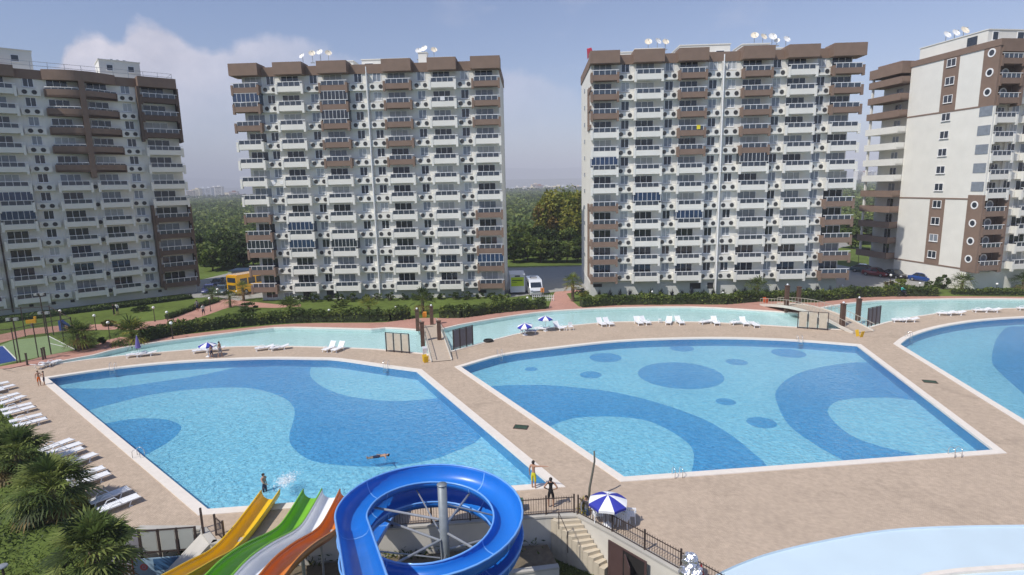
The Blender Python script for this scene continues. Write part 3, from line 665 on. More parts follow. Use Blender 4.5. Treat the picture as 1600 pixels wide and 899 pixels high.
def curved_balcony(kind, side):
    k = ('cb', kind, side)
    if k in ME: return ME[k]
    P = arc_poly(0, 4.1, .35, 1.75, flip=(side == 'R')); In = [(x, y + .14) for x, y in P]
    b = MB(); b.prism(P + [(4.1, 0), (0, 0)], -.3, 0)
    for i in range(len(P) - 1): b.prism([P[i], P[i + 1], In[i + 1], In[i]], -.302, .78 if kind == 'b' else .45)
    xs = (0, .14) if side == 'L' else (3.96, 4.1)
    b.box(xs[0], xs[1], -.5, -.002, -.3, .78)
    me = bpy.data.meshes.new('balcony'); me.from_pydata(b.v, [], b.f); me.materials.append(brown if kind == 'b' else white); me.update(); ME[k] = me; return me
def curved_rail(side, kind):
    k = ('cr', side, kind)
    if k in ME: return ME[k]
    P = [(x, y + .07) for x, y in arc_poly(.1, 4.0, .35, 1.75, flip=(side == 'R'))]; z0 = .79 if kind == 'b' else .46
    b = MB(); b.tube([(x, y, 1.06) for x, y in P], .045, 6)
    for i in range(0, len(P), 2): b.tube([(P[i][0], P[i][1], z0), (P[i][0], P[i][1], 1.06)], .025, 5)
    for i in range(len(P) - 1): b.add([(P[i][0], P[i][1], z0), (P[i + 1][0], P[i + 1][1], z0), (P[i + 1][0], P[i + 1][1], 1.0), (P[i][0], P[i][1], 1.0)], [(0, 1, 2, 3)], 1)
    me = bpy.data.meshes.new('railing'); me.from_pydata(b.v, [], b.f); me.materials.append(whmetal); me.materials.append(railglass)
    me.polygons.foreach_set('material_index', b.m); me.update(); ME[k] = me; return me
for k in range(12):
    fl = 2.9 - 1.1 + 2.69 * k; row = 11 - k
    for a0, a1, ty in cols1:
        wdt = a1 - a0; x0 = U(a1)
        if ty in 'LR' and row < 5:
            bo = place(curved_balcony('b', ty), 'balcony', t1, x0, 0, fl); place(curved_rail(ty, 'b'), 'railing', bo, 0, 0, 0)
        elif ty in 'LR':
            bo = place(balcony_mesh(wdt, 'w'), 'balcony', t1, x0, 0, fl); place(rail_mesh(wdt), 'railing', bo, 0, 0, 0)
        else:
            br = (a0 == 0 and (row < 3 or row >= 7)); bo = place(balcony_mesh(wdt, 'd' if br else 'w'), 'balcony', t1, x0, 0, fl); place(rail_mesh(wdt), 'railing', bo, 0, 0, 0)
            if a0 == 20.0 and row in (6, 7): place(glazing_mesh(wdt, 2.36, True), 'glazing', bo, 0, 0, 0)
        place(window_mesh(wdt * .62, 2.1, 3, rnd_glass(r1, .6)), 'sliding_door', t1, x0 + .35, -.004, fl + .03)
    for a0, a1, nfan in ((5.7, 8.0, 2), (17.3, 19.8, 2), (12.1, 12.8, 1)):
        wdt = a1 - a0; x0 = U(a1)
        if nfan == 1 and row < 5: continue
        s = place(screen_mesh(wdt), 'fan_screen', t1, x0, 0, fl)
        if nfan == 2: place(window_mesh(1.25, 1.3, 2, rnd_glass(r1, .55)), 'window', t1, x0 + wdt / 2 - .62, -.004, fl + .92)
        for q in ((-.55, .55) if nfan == 2 else (0,)): place(fan_mesh(), 'fan_grille', s, wdt / 2 + q, -.545, .2)
# dark frame at the right-hand end with round openings, brown end wall
for nm_, z0, z1 in (('x', 33.45 - 3 * 2.69 - .3, 33.45), ('y', 1.6, 1.6 + 5 * 2.69)):
    b = MB(); b.box(U(5.5), U(5.14), -1.42, 0, z0, z1); b.box(U(.03), U(-.22), -1.45, 1.2, z0, z1); fr = b.build('side_frame', brownd, t1)
    for k in range(3 if nm_ == 'x' else 5):
        zz = z0 + 1.55 + k * 2.69
        for xx in (U(5.34), ): b = MB(); b.disc((xx + .18, -.7, zz), .34, 'x', 18, -.03, 0, .24); b.build('round_frame', whmetal, fr)
        b = MB(); b.disc((U(.03) - .035, -.7, zz), .34, 'x', 18, -.03, 0, .24); b.build('round_frame', whmetal, fr)
b = MB(); b.tube([(U(24.4), -.2, .3), (U(24.4), -.2, 33.4)], .1, 8); b.build('downpipe', darkmetal, t1)
rh = roof_house(t1, U(9.6), U(4.2), 1.6, 6.5, 34.8, 37.4, [(U(8.7), 35.9, .9, .9), (U(5.9), 35.9, .9, .9)]); rh2 = roof_house(t1, U(23), U(17.6), 1.8, 7, 34.8, 37.6, [(U(20), 36, .95, .95), (U(22.6), 36, .95, .95)])
b = MB()
for z in (35.35, 35.9):
    b.tube([(U(24), -.05, z), (U(.2), -.05, z)], .03, 6); b.tube([(U(.2), -.05, z), (U(.2), 6, z)], .03, 6)
for i in range(13): b.tube([(U(.2 + i * 1.98), -.05, 34.75), (U(.2 + i * 1.98), -.05, 35.95)], .035, 6)
b.build('roof_railing', steel, t1)
for q in (6.2, 7.1, 7.9): MB().box(U(q), U(q - .35), 3, 3.4, 37.5, 37.9).build('chimney', steel, t1)
for a in (7.9, 5.9, 19.9, 17.6, 22.5): MB().box(U(a), U(a - .5), -.06, -.034, .75, 1.15).build('vent_opening', grille, t1)

# --- right-hand tower seen at its corner
th4 = R_(8); c4 = Vector((67.6, 83.4))
t4 = thing('apartment_tower', 'right-hand apartment tower with a plain sunlit end wall and round windows', 'apartment building', (c4.x, c4.y, 0), th4, 'apartment towers round the pools')
SD = 15.0; Fw = 30
MB().box(0, 4.0, 1.6, SD, 1, 34.3).build('wall', white, t4)
MB().box(4.0, Fw, 1.402, SD, 1, 33.45).build('wall', white, t4)
MB().box(1.3, Fw, SD, SD + 7, 1, 33.45).build('wall', white, t4)
b = MB(); b.box(.002, 3.2, 1.45, SD - .002, -.3, 2.72); b.box(1.2, Fw, 1.38, SD + 7.1, -.3, 2.6); b.build('plinth', white, t4)
b = MB(); b.box(-.12, .3, -.12, SD + .1, 34.25, 35.13); b.box(.3, Fw, -.12, 1.5, 33.45, 35.13); b.box(-1.6, 1.3, SD + .1, SD + 7.2, 33.45, 34.95); b.box(-.9, 1.3, SD + 1.0, SD + 6.2, 34.95, 35.5); b.build('roof_cornice', brown, t4)
MB().box(.3, Fw - .3, .3, SD + 6.7, 34.3, 34.8).build('roof', plinthM, t4)
MB().box(0, .35, 0, 1.6, 2.7, 14.0).build('corner_wall', brown, t4); MB().box(0, .35, 0, 1.6, 26.3, 34.25).build('corner_wall', brown, t4)
# floor pitch
P4 = 2.62; f0 = 3.35; ZB = 26.3
MB().box(-.05, 0, 0, 2.4, 2.75, 14.0).build('brown_panel', brown, t4); MB().box(-.05, 0, 0, 2.4, ZB, 34.25).build('brown_panel', brown, t4)   # corner column with round windows
MB().box(-.05, 0, 6.2, 8.9, ZB + .2, 34.25).build('brown_panel', brown, t4); MB().box(-.05, 0, 6.2, 8.9, 3.2, 13.3).build('brown_panel', brown, t4)
for z_ in (ZB, 13.3, 3.0): MB().box(-.05, 0, 2.4, SD, z_, z_ + .22).build('brown_band', brown, t4)
b = MB(); b.box(0, .35, 0, 1.6, 14.001, ZB - .001); b.build('corner_wall', white, t4)
for k in range(12):
    z = f0 + .9 + P4 * k
    o = place(window_mesh(1.55, 1.15, 2, rnd_glass(r1, .8)), 'window', t4, -.056, 6.75 + 1.55, z - .15, -math.pi / 2)
    row = 11 - k
    if row < 3 or row >= 8:
        b = MB(); b.disc((-.055, 1.2, z + .45), .58, 'x', 24, .05, 0, .40); b.disc((-.052, 1.2, z + .45), .41, 'x', 24, .02, 1); b.build('round_window', [whmetal, glassD], t4)
    # balconies: wrap-around at the far left end
    kd = 'b' if row < 3 or row >= 7 else 'w'
    mm = {'b': brown, 'w': white}[kd]; fl = f0 + P4 * k
    b = MB(); b.box(-1.5, 1.3, SD + .05, SD + 7.2, fl - .3, fl); b.box(-1.56, -1.4, SD + .05, SD + 7.2, fl - .302, fl + .78); b.box(-1.4, 1.3, SD + 7.08, SD + 7.2, fl - .3, fl + .78); b.box(-1.4, 0, SD + .05, SD + .17, fl - .3, fl + .78)
    bo = b.build('balcony', mm, t4)
    place(window_mesh(1.5, 1.9, 2, rnd_glass(r1, .7)), 'window', t4, 1.295, SD + 4.2, fl + .1, -math.pi / 2)
    MB().box(-1.2, -.9, SD + 6.6, SD + 6.9, fl, fl + P4 - .3).build('post', white, bo)
    # pool-side: corner loggia, then repeating bays
    kd = 'b' if row < 3 or row >= 8 else 'w'
    x0 = .36
    bo = place(balcony_mesh(3.6, kd, 1.4), 'balcony', t4, x0, 1.4, fl); place(rail_mesh(3.6), 'railing', bo, 0, 0, 0)
    if kd == 'b':
        MB().box(x0, 3.96, 1.385, 1.398, fl, fl + P4 - .3).build('dark_panel', brownd, t4)
        b = MB(); b.disc((2.6, 1.38, fl + 1.35), .62, 'y', 24, .05, 0, .44); b.disc((2.6, 1.375, fl + 1.35), .45, 'y', 24, .02, 1); b.build('round_window', [whmetal, glassC], t4)
    else:
        place(window_mesh(1.2, 1.9, 2, glassD), 'sliding_door', t4, 2.0, 1.39, fl + .05)
        b = MB(); b.box(-.055, 0, 0.15, 2.1, z - .2, z + 1.15); b.build('glazing', glassC, t4)
    s = place(screen_mesh(1.9), 'fan_screen', t4, 4.1, 1.4, fl)
    place(window_mesh(1.2, 1.3, 2, rnd_glass(r1)), 'window', t4, 4.4, 1.39, fl + .95)
    for cx in (6.1, 12.4, 21.0):
        bo = place(balcony_mesh(4.0, 'w'), 'balcony', t4, cx, 1.4, fl); place(rail_mesh(4.0), 'railing', bo, 0, 0, 0)
        place(window_mesh(2.6, 2.1, 3, rnd_glass(r1)), 'sliding_door', t4, cx + .4, 1.39, fl + .03)
    for cx in (10.1, 16.5):
        s = place(screen_mesh(2.2), 'fan_screen', t4, cx, 1.4, fl); place(window_mesh(1.2, 1.3, 2, rnd_glass(r1)), 'window', t4, cx + .5, 1.39, fl + .95)
        for q in (-.55, .55): place(fan_mesh(), 'fan_grille', s, 1.1 + q, -.545, .2)
MB().box(4.0, 4.35, 0, 1.4, 2.75, 14.0).build('side_frame', brown, t4); MB().box(4.0, 4.35, 0, 1.4, ZB, 33.44).build('side_frame', brown, t4)
h4 = roof_house(t4, .9, 9.5, 3.0, 14.6, 34.8, 37.0, [(1.6, 35.6, 1.0, 1.2), (5.6, 35.6, 1.2, 1.2)]); 
b = MB(); b.box(.86, .899, 4.6, 6.2, 35.4, 36.6); b.build('window', glassD, h4)
for i, (px, py, sc, pale, lb) in enumerate([(1479.5, 55, .75, 0, 'left white dish on the roof of the tower at the right edge'), (1493, 52, .75, 0, 'middle white dish on the roof of the tower at the right edge'), (1507, 48, .8, 1, 'highest cream dish on the roof of the tower at the right edge')]):
    dish(sc, px, py, 37.1, 95 - i * 1.5, lb, pale, 190)

# ---------------------------------------------------------------- vegetation
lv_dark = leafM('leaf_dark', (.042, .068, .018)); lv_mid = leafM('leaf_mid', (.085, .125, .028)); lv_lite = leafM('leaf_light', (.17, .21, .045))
lv_olive = leafM('leaf_olive', (.27, .26, .045)); lv_yel = leafM('leaf_yellow_green', (.17, .20, .035)); lv_blue = leafM('leaf_bluish', (.055, .065, .10)); lv_brown = leafM('leaf_rusty', (.20, .14, .045))
bark = M('bark', (.12, .09, .065), .9, var=.25, scale=5)
barkp = M('palm_bark', (.15, .11, .075), .95, var=.3, scale=8, bump=.6, bscale=18)
def tree(name, label, cat, loc, h, r, mats=(lv_dark, lv_mid, lv_lite), n=2600, clumps=26, group=None, base=.25, leaf=.30, ry=None, squash=1.0):
    t = thing(name, label, cat, loc, rng.uniform(0, 6.28), group)
    ch = h * (1 - base) / 2 * squash; cz = h - ch
    P, k = crown_pts(n, r, ry or r, ch, clumps, .34); P[:, 2] += cz
    mi = (rng.integers(0, 100, clumps)[k] + rng.integers(-15, 15, n)); mi = np.clip(mi * len(mats) // 100, 0, len(mats) - 1)
    o = inst('crown', leaves(P, leaf, mi, mats, 'crown'), t)
    b = MB(); b.tube([(0, 0, -.1), (.05 * r, 0, h * base), (0, .04 * r, cz), (.02, 0, cz + ch * .5)], [.045 * h * .5 + .05, .035 * h * .5 + .04, .04 + .008 * h, .02], 8)
    for i in range(6):
        a = i * 1.05 + rng.uniform(-.3, .3); z0 = h * base + (cz - h * base) * (i / 6); q = Vector((math.cos(a), math.sin(a), 0))
        b.tube([(0, 0, z0), q * r * .35 + Vector((0, 0, z0 + ch * .35)), q * r * .7 + Vector((0, 0, z0 + ch * .6))], [.03 * h * .3 + .03, .03 + .004 * h, .012], 6)
    b.build('trunk', bark, t, smooth=True)
    return t
def shrub(name, label, cat, loc, r, h, mats, n=900, leaf=.12, group=None, ry=None, clumps=14):
    "a low bush: foliage down to the ground on short stems"
    t = thing(name, label, cat, loc, rng.uniform(0, 6.28) if ry is None else 0, group)
    P, k = crown_pts(n, r, ry or r, h * .55, clumps, .3, .6); P[:, 2] += h * .5; P = P[P[:, 2] > .02]; k = k[:len(P)]
    inst('foliage', leaves(P, leaf, rng.integers(0, len(mats), len(P)), mats, 'foliage'), t)
    b = MB()
    for i in range(5): a = i * 1.26; b.tube([(0, 0, -.05), (math.cos(a) * r * .3, math.sin(a) * r * .3, h * .4), (math.cos(a) * r * .6, math.sin(a) * (ry or r) * .6, h * .75)], [.03, .02, .008], 5)
    b.build('stems', bark, t)
    return t
def fan_palm(name, label, loc, trunk, r, fronds=42, seg=15, group=None, mats=(lv_mid, lv_lite, lv_dark), dead=6, droop=1.0, width=.9):
    "palm with fan-shaped leaves: every leaf a fan of narrow blades on its own stalk"
    t = thing(name, label, 'palm tree', loc, rng.uniform(0, 6.28), group)
    V = []; F = []; MI = []; stalk = MB()
    for i in range(fronds):
        f = i / fronds; az_ = i * 2.399 + rng.uniform(-.2, .2); tilt = R_(82 - 118 * f ** .9 * droop + rng.uniform(-14, 14))     # from upright to drooping
        L_ = r * rng.uniform(.5, .66); d = Vector((math.cos(az_) * math.cos(tilt), math.sin(az_) * math.cos(tilt), math.sin(tilt)))
        sd = Vector((-math.sin(az_), math.cos(az_), 0)); upv = sd.cross(d) * -1
        p0 = Vector((0, 0, trunk - .12 * f)); p1 = p0 + d * L_ * .55; p2 = p0 + d * L_ - Vector((0, 0, .08 * r))
        stalk.tube([p0, p1, p2], [.028, .02, .012], 4, cap=False)
        fl = r * rng.uniform(.42, .58); isdead = i >= fronds - dead; m0 = (3 if isdead else int(rng.integers(0, 3)))
        dd = (d - Vector((0, 0, .22))).normalized()
        for j in range(seg):
            a = (j / (seg - 1) - .5) * R_(215); dj = (dd * math.cos(a) + sd * math.sin(a)).normalized()
            ln = fl * (.72 + .28 * math.cos(a)) * rng.uniform(.9, 1.08); wd = ln * .055 * width
            q0 = p2; q1 = p2 + dj * ln * .6 + upv * .03 * math.cos(j * 2.1); q2 = p2 + dj * ln - Vector((0, 0, ln * (.10 + .2 * rng.random())))
            w1 = dj.cross(upv).normalized() * wd; o = len(V)
            V += [q0 - w1 * .4, q0 + w1 * .4, q1 + w1, q1 - w1, q2 + w1 * .12, q2 - w1 * .12]; F += [(o, o + 1, o + 2, o + 3), (o + 3, o + 2, o + 4, o + 5)]; MI += [m0, m0]
    me = fast_mesh('fronds', np.array([tuple(v) for v in V]), np.array(F), np.array(MI), list(mats) + [lv_brown])
    o = inst('fronds', me, t); stalk.build('leaf_stalks', lv_lite, t)
    b = MB(); n = max(4, int(trunk / .18)); pts_ = []; rs = []
    rad = .13 + .03 * min(3, trunk)
    for i in range(n + 1): z = trunk * i / n; pts_.append((0.02 * math.sin(i), .02 * math.cos(i * 1.3), z - .05)); rs.append(rad * (1.12 if i % 2 else .94) * (1.15 - .2 * i / n))
    b.tube(pts_, rs, 9); b.build('trunk', barkp, t)
    return t
def hedge(label, pts2, wdt, h, mats, dens=190, leaf=.15, cat='hedge', name='hedge', group=None):
    pts2 = [Vector((p[0], p[1])) for p in pts2]; Ls = [(pts2[i + 1] - pts2[i]).length for i in range(len(pts2) - 1)]; tot = sum(Ls)
    c0 = pts2[0]; t = thing(name, label, cat, (c0.x, c0.y, 0), 0, group)
    n = int(tot * dens); s = rng.uniform(0, tot, n); cum = np.concatenate([[0], np.cumsum(Ls)]); idx = np.clip(np.searchsorted(cum, s) - 1, 0, len(Ls) - 1)
    A_ = np.array([tuple(p) for p in pts2]); dd = A_[1:] - A_[:-1]; u = (s - cum[idx]) / np.array(Ls)[idx]; base = A_[idx] + dd[idx] * u[:, None]
    nn = np.stack([-dd[:, 1], dd[:, 0]], 1); nn /= np.linalg.norm(nn, axis=1)[:, None]
    ph = rng.uniform(0, 6.28, 6); hv = h * (1 + .10 * np.sin(s * .9 + ph[0]) + .08 * np.sin(s * 2.3 + ph[1]) + .06 * np.sin(s * 5 + ph[2]))
    ang = rng.uniform(-1.75, 1.75, n); rr = rng.uniform(.72, 1.04, n)
    lat = np.sin(ang) * wdt / 2 * rr; lat = np.clip(lat, -wdt / 2, wdt / 2); z = np.where(np.abs(ang) > 1.35, rng.uniform(.05, .9, n) * hv, (np.cos(ang) * .35 + .65) * hv * rr)
    P = np.stack([base[:, 0] + nn[idx, 0] * lat - c0.x, base[:, 1] + nn[idx, 1] * lat - c0.y, z], 1)
    mi = np.clip(((np.sin(s * .7 + ph[3]) + np.sin(s * 1.9 + ph[4])) * .5 + 1 + rng.normal(0, .6, n)) / 2.01 * len(mats), 0, len(mats) - 1).astype(int)
    inst('foliage', leaves(P, leaf, mi, mats, 'foliage', up=.3), t)
    # dense twiggy core that closes the view through the hedge
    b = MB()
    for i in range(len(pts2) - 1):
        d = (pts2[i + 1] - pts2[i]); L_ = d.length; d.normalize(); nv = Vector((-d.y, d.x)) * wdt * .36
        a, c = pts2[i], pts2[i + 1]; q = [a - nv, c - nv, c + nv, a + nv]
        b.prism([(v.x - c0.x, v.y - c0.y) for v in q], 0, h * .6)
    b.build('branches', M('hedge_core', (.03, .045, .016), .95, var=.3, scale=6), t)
    return t
HM = (lv_dark, lv_mid, lv_mid, lv_lite)
hedge('long leafy hedge behind the river walk, from the big fan palm to the left bridge', line((222, 533.6), (262, 524.6), (300, 518.6), (364, 510.6), (428, 504.6), (491, 502.1), (580, 501.6), (610, 500.6), (640, 497.1)), 1.8, 1.55, HM)
hedge('leafy hedge between the left bridge and the entry path', line((688, 495.6), (721, 495.6), (771, 488.6), (820, 483.6), (852, 481.6)), 1.8, 1.5, HM)
hedge('clipped hedge right of the entry path, running to the right bridge', line((908, 479.6), (967, 475.6), (1040, 475.1), (1080, 474.6), (1135, 474.6), (1180, 470.6), (1232, 469.1)), 1.6, 1.4, HM)
hedge('hedge along the far bank right of the bridge, ending at the cyclist', line((1238, 470.6), (1276, 470.6), (1304, 467.6), (1345, 463.6), (1397, 462.1), (1462, 462.1)), 1.7, 1.45, HM)
hedge('low hedge below the right-hand tower, along the far bank', line((1488, 460), (1530, 461), (1600, 461), (1700, 462)), 1.4, .9, (lv_mid, lv_lite, lv_dark), dens=110)
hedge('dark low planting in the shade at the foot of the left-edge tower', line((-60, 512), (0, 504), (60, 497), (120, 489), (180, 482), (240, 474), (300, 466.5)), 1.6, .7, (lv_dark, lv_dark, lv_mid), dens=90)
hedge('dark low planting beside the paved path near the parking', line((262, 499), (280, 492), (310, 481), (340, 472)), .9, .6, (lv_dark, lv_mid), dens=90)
ORD = ['first','second','third','fourth','fifth','sixth','seventh','eighth','ninth','tenth','eleventh','twelfth','thirteenth','fourteenth','fifteenth','sixteenth','seventeenth','eighteenth','nineteenth','twentieth','twenty-first','twenty-second','twenty-third','twenty-fourth','twenty-fifth','twenty-sixth','twenty-seventh','twenty-eighth','twenty-ninth','thirtieth']
for i in range(17):
    u = 6 + i * 1.95; p = at_local(t2, rz2, u, -1.5 - .3 * (i % 3), 0)
    shrub('foundation_shrub', 'round dark shrub against the left apartment tower, %s from its left end' % ORD[i], 'shrub', p, .8 + .12 * (i % 3), .95 + .2 * ((i * 7) % 3), (lv_dark, lv_dark, lv_mid), 320, .13, 'dark shrubs along the left apartment tower')
def spiky(label, loc, h, r, mats, n=60, name='spiky_shrub', cat='shrub', group=None):
    t = thing(name, label, cat, loc, rng.uniform(0, 6), group); V = []; F = []
    for i in range(n):
        a = i * 2.399; ti = R_(rng.uniform(15, 88)); d = Vector((math.cos(a) * math.cos(ti), math.sin(a) * math.cos(ti), math.sin(ti))); s = Vector((-math.sin(a), math.cos(a), 0)) * .045
        ln = rng.uniform(.6, 1.0); tip = Vector((d.x * r, d.y * r, d.z * h)) * ln; mid = tip * .55 + Vector((0, 0, .1)); o = len(V)
        V += [-s, s, mid + s, mid - s, tip + s * .1 - Vector((0, 0, .08)), tip - s * .1 - Vector((0, 0, .08))]; F += [(o, o + 1, o + 2, o + 3), (o + 3, o + 2, o + 4, o + 5)]
    inst('leaves', fast_mesh('leaves', np.array([tuple(v) for v in V]), np.array(F), rng.integers(0, len(mats), len(F)), mats), t)
    MB().tube([(0, 0, -.05), (0, 0, h * .35)], [.09, .05], 6).build('stem', bark, t); return t
for i in range(24):
    u = 1.2 + i * 1.52; p = at_local(t3, rz3, u, -1.7 - .35 * ((i * 5) % 3), 0)
    spiky('bluish spiky shrub at the right apartment tower, %s from its left end' % ORD[i], p, 1.5 + .35 * ((i * 3) % 4) / 3, .95, (lv_blue, lv_blue, lv_dark), 75, group='bluish spiky shrubs along the right apartment tower')
# palms on the far lawn
fan_palm('fan_palm', 'tall fan palm left of its neighbour beside the sports court fence', G(124.6, 547.7), 1.9, 1.9, 40, 11)
fan_palm('fan_palm', 'fan palm with a dark trunk, right one of the two beside the court fence', G(134, 545.5), 1.6, 1.7, 36, 11)
fan_palm('fan_palm', 'broad fan palm touching the ground at the left end of the long hedge', G(208, 534), .7, 2.6, 64, 11, mats=(lv_mid, lv_olive, lv_dark))
fan_palm('fan_palm', 'low pale palm at the edge of the parking, left of the yellow coach', G(332, 470), .8, 1.9, 30, 9)
fan_palm('fan_palm', 'small palm on the round bed in front of the yellow coach', G(360, 480), 1.5, 1.5, 26, 9, mats=(lv_dark, lv_mid, lv_dark))
fan_palm('fan_palm', 'slim palm between the yellow coach and the left apartment tower', G(381, 470), 1.9, 1.6, 28, 9, mats=(lv_olive, lv_mid, lv_lite))
fan_palm('fan_palm', 'bushy palm growing out of the hedge before the tower door', G(455, 497), 1.3, 2.2, 44, 9)
fan_palm('fan_palm', 'palm behind the hedge left of the middle of the lawn', G(577, 494), 1.2, 1.9, 36, 9, mats=(lv_olive, lv_mid, lv_lite))
fan_palm('fan_palm', 'palm standing right behind the left bridge', G(661, 490), 2.0, 1.9, 40, 9, mats=(lv_dark, lv_mid, lv_dark))
fan_palm('fan_palm', 'palm with a bright crown right of the entry path', G(895, 471), 2.8, 1.7, 36, 10, mats=(lv_lite, lv_mid, lv_olive))
fan_palm('fan_palm', 'palm behind the hedge in front of the right apartment tower', G(1183, 466), 1.6, 2.0, 40, 9, mats=(lv_lite, lv_mid, lv_dark))
fan_palm('fan_palm', 'palm at the foot of the brown corner of the right-hand tower', G(1502, 458), 1.5, 1.9, 40, 9)
fan_palm('fan_palm', 'palm at the far right edge of the lawn', G(1598, 452), 1.2, 1.7, 34, 9, mats=(lv_mid, lv_dark, lv_mid))
for px, py, h, r, ms, lb in ((386, 487, 1.2, 1.7, (lv_dark, lv_mid), 'low rounded bush on the lawn below the yellow coach'), (531, 480, 1.1, 1.4, (lv_lite, lv_mid), 'spiky-topped round bush on the lawn before the left apartment tower'),
                             (784, 479, 2.0, 1.8, (lv_mid, lv_lite), 'large clipped ball-shaped bush near the parked booth'), (1410, 456.5, 2.2, 1.4, (lv_yel, lv_yel, lv_lite), 'bright yellow-green bush behind the cyclist'),
                             (1473, 452, 2.3, 1.0, (lv_mid, lv_dark), 'upright dark bush beside the blue car'), (1392, 455, 1.6, 1.0, (lv_dark, lv_brown), 'thin dark bush left of the yellow-green one'),
                             (1548, 446, 1.2, 2.0, (lv_dark, lv_dark), 'dark spreading bush below the round-windowed corner'), (421, 501, 1.2, .8, (lv_yel, lv_lite), 'yellow-green shrub showing through the long hedge'),
                             (172, 509, .7, .9, (lv_brown, lv_mid), 'small grey bush beside the garden path lamps'), (160, 537, .7, .6, (lv_dark, lv_dark), 'small black-green bush on the side path'),
                             (220, 487, .8, 1.3, (lv_dark, lv_mid), 'low bush at the edge of the shaded strip before the left-edge tower'), (1036, 458, 1.6, 1.4, (lv_yel, lv_lite), 'yellow-green yucca-like bush at the foot of the right apartment tower'),
                             (1455, 459, 1.9, 1.3, (lv_mid, lv_dark), 'tall bush at the right end of the far-bank hedge'), (916, 474, 1.7, 1.2, (lv_olive, lv_mid), 'olive bush beside the palm at the entry path')):
    shrub('bush', lb, 'bush', G(px, py), r, h, ms, 900, .14)
# big trees between the towers and the orchard behind
def BT(px, Y, h, r, mats, label, n=3600, base=.12, leaf=.42, grp=None, clumps=34):
    v = ray(px, 300); x = v.x / v.y * Y
    tree('broadleaf_tree', label, 'tree', (x, Y, 0), h, r, mats, n, clumps, grp, base, leaf)
OL = (lv_olive, lv_yel, lv_olive, lv_yel, lv_olive, lv_lite)
BT(872, 152, 17.0, 6.0, OL, 'tallest olive-green tree between the two middle towers', 7000, .08, .42, None, 60)
BT(900, 148, 15.5, 5.0, OL, 'olive-green tree leaning against the left wall of the right apartment tower', 5000, .08, .42, None, 46)
BT(852, 150, 13.0, 4.2, (lv_olive, lv_mid, lv_brown), 'shorter yellowish tree at the left flank of the tallest one', 4200, .08, .42, None, 40)
BT(928, 152, 15.0, 5.0, OL, 'olive-green tree hidden mostly behind the right apartment tower', 3000, .08)
DK = (lv_dark, lv_mid, lv_dark)
GT = ((800, 128, 7, 3.6), (822, 131, 8, 3.8), (843, 127, 7, 3.6), (865, 127, 6.2, 3.4), (885, 126, 6.5, 3.4), (902, 128, 7, 3.6), (812, 139, 9, 4), (838, 140, 10, 4.2), (862, 137, 9, 4), (888, 137, 9.5, 4), (786, 136, 8, 4), (792, 147, 9.5, 4.2), (822, 149, 9.5, 4.2),
                    (318, 126, 8, 4), (335, 131, 9, 4.2), (352, 126, 8, 4), (370, 130, 8.5, 4), (306, 134, 8, 4), (326, 142, 9, 4.4), (347, 145, 9.5, 4.4), (367, 142, 9, 4.2), (310, 150, 9, 4.2), (338, 156, 9, 4.4), (362, 156, 9, 4.4), (385, 134, 8, 4), (385, 150, 8.5, 4),
                    (1338, 140, 7, 3.8), (1352, 148, 7.5, 4), (1345, 160, 8, 4), (1360, 158, 8, 4), (1330, 155, 8, 4), (1372, 150, 8, 4))
for px, Y, h, r in GT:
    gap = 0 if px < 400 else (1 if px < 1000 else 2); where = ('in the dark grove behind the yellow coach', 'in the gap between the two middle towers', 'in the gap before the right-hand tower')[gap]
    same = sorted(q[0] + q[1] / 1000 for q in GT if (0 if q[0] < 400 else (1 if q[0] < 1000 else 2)) == gap); kk = same.index(px + Y / 1000)
    lb_ = 'dense green tree, %s from the left, %s' % (ORD[kk], where)
    BT(px, Y, h * .74, r * .85, DK if (px * 7) % 3 else (lv_mid, lv_lite, lv_mid), lb_, 1800, .1, .40, 'trees ' + where, 24)
# orchard rows out to the town: reads as one mass
def orchard():
    cs = []; 
    for row, Y in enumerate(np.concatenate([np.arange(160, 420, 6.5), np.arange(420, 1350, 13)])):
        halfw = Y * 1.02; step = 5.6 if Y < 420 else 11
        xs = np.arange(-halfw, halfw, step) + rng.uniform(-1.2, 1.2)
        for x in xs:
            a = x / Y
            if not (-.68 < a < -.44 or -.06 < a < .16 or .5 < a < .74) and Y < 700: continue     # wide of what the gaps show
            if 283 < Y < 292: continue
            cs.append((x + rng.uniform(-1, 1), Y + rng.uniform(-1.5, 1.5), 5.0 if Y < 420 else 6.0, 3.0 if Y < 420 else 6.5, Y))
    cs = np.array(cs); Ps = []; ms = []; sz = []
    for x, y, h, r, Y in cs:
        n = 70 if Y < 300 else (34 if Y < 520 else 20); d = rng.normal(size=(n, 3)); d /= np.linalg.norm(d, axis=1)[:, None]; d[:, 2] = np.abs(d[:, 2]) * .9 - .12
        hh = h * rng.uniform(.8, 1.2); rr_ = r * rng.uniform(.85, 1.15)
        Ps.append(d * np.array([rr_, rr_, hh * .55]) * rng.uniform(.8, 1.05, (n, 1)) + np.array([x, y, hh * .42])); ms.append(rng.integers(0, 3, n) if rng.random() < .5 else np.full(n, rng.integers(0, 3))); sz.append(np.full(n, .75 if Y < 300 else (1.15 if Y < 520 else 2.3)))
    P = np.concatenate(Ps); mi = np.concatenate(ms); s = np.concatenate(sz)
    o = inst('orchard', leaves(P, s, mi, (leafM('orchard_mid', (.12, .17, .045)), leafM('orchard_light', (.19, .23, .06)), leafM('orchard_deep', (.085, .125, .035))), 'orchard', up=.5, aspect=.8)); tag(o, 'rows of green orchard trees stretching across the plain to the town', 'orchard', kind='stuff')
orchard()
struct('field_track', sheet('field_track', [[(-330, 285), (330, 285), (330, 289), (-330, 289)]], .02, M('dusty_track', (.36, .33, .27), .9)))
